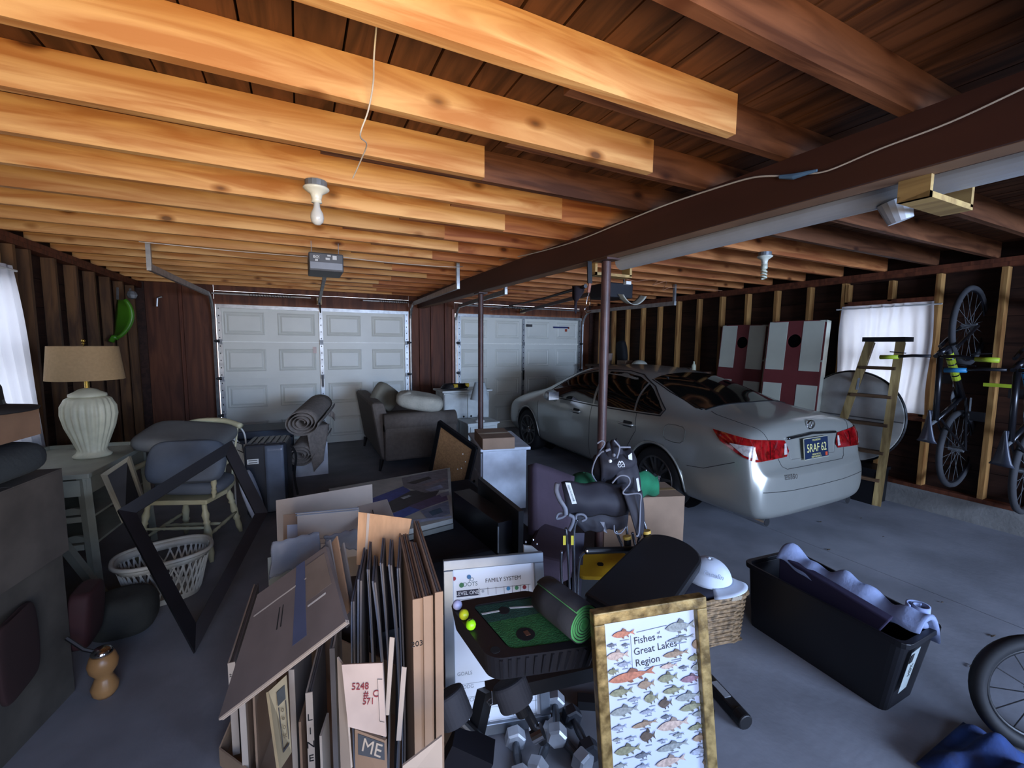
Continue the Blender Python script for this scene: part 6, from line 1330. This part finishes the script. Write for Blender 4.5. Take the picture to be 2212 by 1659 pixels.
# ------------------------------------------------------------------ wicker basket, white cap
t = thing('wicker_basket', 'brown woven wicker basket right of the fish poster', 'basket', (1.98, 1.58, 0), R_(-12)); wk = mat('wicker', '9a7c58', .7, var=.35, scale=40, bump=.4); w0, d0, h0 = .40, .27, .27
def ring(z, k, off=0):
    o = []; a, b_ = (w0/2+off)*(.9+.1*z/h0), (d0/2+off)*(.9+.1*z/h0)
    for i in range(40):
        g = 2*pi*i/40; f = lambda q_: math.copysign(abs(q_)**.45, q_); o.append(Vector((a*f(cos(g)), b_*f(sin(g)), z))*1+Vector((0, 0, 0)))
    return [Vector((p.x*(1+.018*(-1)**(i//2+k)), p.y*(1+.022*(-1)**(i//2+k)), p.z+.002*sin(i*2.1+k))) for i, p in enumerate(o)]
b = MB()
for k in range(22): b.tube(ring(.008+k*.0118, k), .0068, 5, closed=True)
o = b.build('woven_strands', wk, t, local=True); o['kind'] = 'stuff'
MB().tube(ring(h0, 0, .004), .013, 8, closed=True).build('rim', wk, t, local=True)
MB().box((0, 0, .006), (w0*.86, d0*.86, .01)).build('bottom', wk, t, local=True)
for k in range(5): MB().cyl((w0/2*.45+.012*k-.03, -d0/2-.012, .265), (w0/2*.45+.012*k-.022, -d0/2-.012, .287), .008, n=8).build('handle_wrap', mat('wrap_pale', 'b8a890', .7), t, local=True)
cushion('dark_clothes', 'dark navy clothes filling the wicker basket', (1.97, 1.59, .25), (.36, .24, .12), mat('navy_clothes', '1e1e2c', .9, bump=.4, bscale=15), (R_(6), 0, R_(-12)), cat='clothes', e=.6)
P = PD(1530, 1240, 1.96); t = cap('white cap with faint grey script on top of the wicker basket', (P.x, P.y, P.z-.02), mat('cap_white', 'c8d0dc', .8), .095, -75, stretch=(1, 1, .95))
text('Carolin', t, frameM(PD(1542, 1243, 1.86), CR+CU*-.3, CU), .030, mat('cap_script', '8890a0', .7), 'lettering')
# ------------------------------------------------------------------ black tote
t = thing('storage_tote', 'long open black plastic tote holding purple and white-blue fabric', 'tote', (2.38, 1.18, 0)); tm = mat('tote_black', '131317', .42, var=.08)
Rm = [PZ(1604, 1211, .37), PZ(1712, 1186, .37), PZ(2040, 1352, .37), PZ(1962, 1398, .37)]
cR = sum(Rm, Vector())/4; Bt = [Vector((cR.x+(p.x-cR.x)*.80, cR.y+(p.y-cR.y)*.86+.02, 0)) for p in Rm]
def poly_rim(P, k, z): return [Vector((cR.x+(p.x-cR.x)*k, cR.y+(p.y-cR.y)*k, z)) for p in P]
def rr(P, r=.14, n=4):   # rounded quad
    o = []
    for i in range(4):
        a, b_, c = P[i-1], P[i], P[(i+1) % 4]; p, q_ = b_.lerp(a, r*(.42 if (b_-a).length > .5 else 1)), b_.lerp(c, r*(.42 if (b_-c).length > .5 else 1))
        for k in range(n+1): s_ = k/n; o.append(p*(1-s_)**2+b_*2*s_*(1-s_)+q_*s_**2)
    return o
o0, o1, i1, i0 = rr(Bt), rr(poly_rim(Rm, .955, .35)), rr(poly_rim(Rm, .93, .35)), rr([p.lerp(cR-Vector((0, 0, cR.z)), .04)+Vector((0, 0, .01)) for p in Bt])
n = len(o0); b = MB(); b.add(o0+o1+i1+i0, [(k*n+i, k*n+(i+1) % n, (k+1)*n+(i+1) % n, (k+1)*n+i) for k in range(3) for i in range(n)]+[tuple(range(n))[::-1], tuple(range(3*n, 4*n))]); b.build('tub', tm, t, smooth=False, bevel=.004)
r0, r1, r2, r3 = rr(poly_rim(Rm, 1.0, .345)), rr(poly_rim(Rm, 1.005, .372)), rr(poly_rim(Rm, .935, .372)), rr(poly_rim(Rm, .94, .35))
b = MB(); b.add(r0+r1+r2+r3, [(k*n+i, k*n+(i+1) % n, ((k+1) % 4)*n+(i+1) % n, ((k+1) % 4)*n+i) for k in range(4) for i in range(n)]); b.build('rim', tm, t, bevel=.003)
fa, fb = o0[3*5+2], o0[2*5+2]
def face(u, v): # near short face
    lo = Bt[3].lerp(Bt[2], u); hi = poly_rim(Rm, .955, .35)[3].lerp(poly_rim(Rm, .955, .35)[2], u); return lo.lerp(hi, v)
nf = (face(1, 0)-face(0, 0)).cross(face(0, 1)-face(0, 0)).normalized(); nf = nf if nf.dot(CO-face(.5, .5)) > 0 else -nf
MB().slab4([face(.14, .30)+nf*.012, face(.38, .33)+nf*.012, face(.42, .93)+nf*.012, face(.18, .90)+nf*.012], nf*.001).build('label', mat('tote_label', 'a4aca8', .5), t)
MB().slab4([face(.17, .75)+nf*.014, face(.26, .76)+nf*.014, face(.27, .88)+nf*.014, face(.18, .87)+nf*.014], nf*.001).build('label_print', blackm, t)
text('HDX', t, frameM(face(.30, .62)+nf*.014, face(.2, 1)-face(.2, 0), -(face(1, .5)-face(0, .5))), .03, mat('label_grey2', '5c6464', .6), 'print')
pa, pb_ = PZ(1672, 1212, .40), PZ(1905, 1352, .40)
def pp(x, y, z): return PZ(x, y, z)
setp(MB().hexa([Vector((pa.x+.03, pa.y-.02, .18)), Vector((pb_.x+.02, pb_.y+.10, .18)), Vector((pb_.x+.06, pb_.y+.10, .18)), Vector((pa.x+.08, pa.y-.02, .18)), PZ(1683, 1198, .46), PZ(1920, 1342, .41), PZ(1932, 1332, .42), PZ(1692, 1192, .47)]).build('fabric_bin', mat('purple_fabric', '2c2440', .9, var=.1, bump=.1), bevel=.006), 'dark purple fabric panel standing in the black tote', 'fabric bin')
def fleece(u, v):
    a = PZ(1690, 1180, .50).lerp(PZ(2000, 1335, .44), u); k = sin(pi*min(1, .12+v*.88)); hh = (.13+.02*sin(13*u+1)+.012*sin(31*u))*k**.7
    return Vector((a.x-.05+.16*v+.008*sin(19*u), a.y-.02*v, a.z-.13+hh))
setp(MB().grid(fleece, 44, 12, th=.02).build('fleece_blanket', mat('pale_fleece', '8c98b8', .95, var=.08, bump=.3), smooth=True), 'pale blue-white fleece blanket pushed down the far side of the tote', 'blanket')
c = PZ(1985, 1325, .42); t = thing('fleece_roll', 'small rolled pale blue towel at the near corner of the tote', 'towel', c)
MB().grid(lambda u, v: c+Vector((.05*cos(u*9)*(.4+.6*u), .05*sin(u*9)*(.4+.6*u), .0))+Vector((0, 0, -.05+.09*v)), 40, 4, th=.008).build('roll', mat('pale_fleece2', '9aa6c8', .95), t, smooth=True)
# black bar with a silver label
a, b_ = PZ(1538, 1480, .03), PZ(1612, 1562, .03); t = thing('cordless_tool', 'black bar-shaped tool with a silver label lying right of the fish poster', 'tool', (a.x, a.y, 0)); d = (b_-a).normalized()
MB().bar(a-d*.12, b_-d*.04, .055, .05).build('body', black, t, bevel=.008); MB().cyl(b_-d*.05, b_, .034, n=16).build('end_cap', black, t, bevel=.006); MB().bar(a+d*.01+Vector((0, 0, .026)), a+d*.10+Vector((0, 0, .026)), .032, .003).build('silver_label', mat('label_silver', 'b4b8bc', .3, .5), t)
# small wheel at the right edge
c = PZ(2246, 1500, .233); t = thing('bike_wheel', 'black tyre of a small bicycle cut by the right edge', 'bicycle wheel', (c.x, c.y, 0))
ax_ = Vector((-.62, -.76, .12)).normalized(); e1 = ax_.cross(Vector((0, 0, 1))).normalized(); e2 = e1.cross(ax_)
for rr_, tr__, nm, m_ in ((.205, .028, 'tire', rubber), (.175, .010, 'rim', black)): MB().tube([c+(e1*cos(2*pi*i/48)+e2*sin(2*pi*i/48))*rr_ for i in range(48)], tr__, 8, closed=True).build(nm, m_, t, smooth=True)
for i in range(12): g = 2*pi*i/12; MB().cyl(c, c+(e1*cos(g)+e2*sin(g))*.172, .0022, n=5).build('spoke', black, t)
MB().cyl(c-ax_*.04, c+ax_*.04, .022).build('hub', black, t); MB().tube([c, c+Vector((.14, -.06, .12)), c+Vector((.3, -.14, .25))], .014, 8).build('frame_tube', black, t)
random.seed(4)
c = PZ(2050, 1640, .04)
def heap(u, v): return Vector((c.x-.10+.42*u, c.y+.06-.30*v, .012+.085*max(0, sin(pi*u))**.6*max(0, sin(pi*v))**.6*(1+.35*sin(9*u+5*v)+.3*sin(15*v-8*u))))
setp(MB().grid(heap, 34, 26).build('blue_jacket', mat('blue_cloth', '1d3c74', .9, var=.3, scale=8, bump=.3, col2='101b3c'), smooth=True), 'crumpled blue jacket on the floor below the small wheel', 'clothes')
# scraps of leaf on the slab
random.seed(9)
LF = ['under the left half of the car bumper', 'under the right half of the car bumper', 'between car bumper and step ladder', 'between tote and car bumper', 'beside the near end of the tote', 'on open floor right of the tote', 'on open floor near the small wheel']
for px, py, w in ((1772, 1128, 0), (1860, 1120, 1), (1908, 1160, 2), (1790, 1188, 3), (2098, 1440, 4), (2035, 1302, 5), (2145, 1375, 6)):
    p = PZ(px, py, .002); r = random.uniform(.014, .03); a = random.random()*6
    o = MB().add([p+Vector((r*k*cos(a+g), r*.35*k*sin(a+g), .002+.004*(i % 2))) for i, (g, k) in enumerate(((0, 1), (1.2, .8), (2.4, .9), (3.2, 1), (4.2, .7), (5.3, .9)))], [(0, 1, 2, 3, 4, 5)]).build('dry_leaf', mat('dry_leaf', '4a3c2c', .9), local=False)
    setp(o, 'tiny dry brown leaf scrap '+LF[w], 'leaf', 'leaf scraps on the floor')
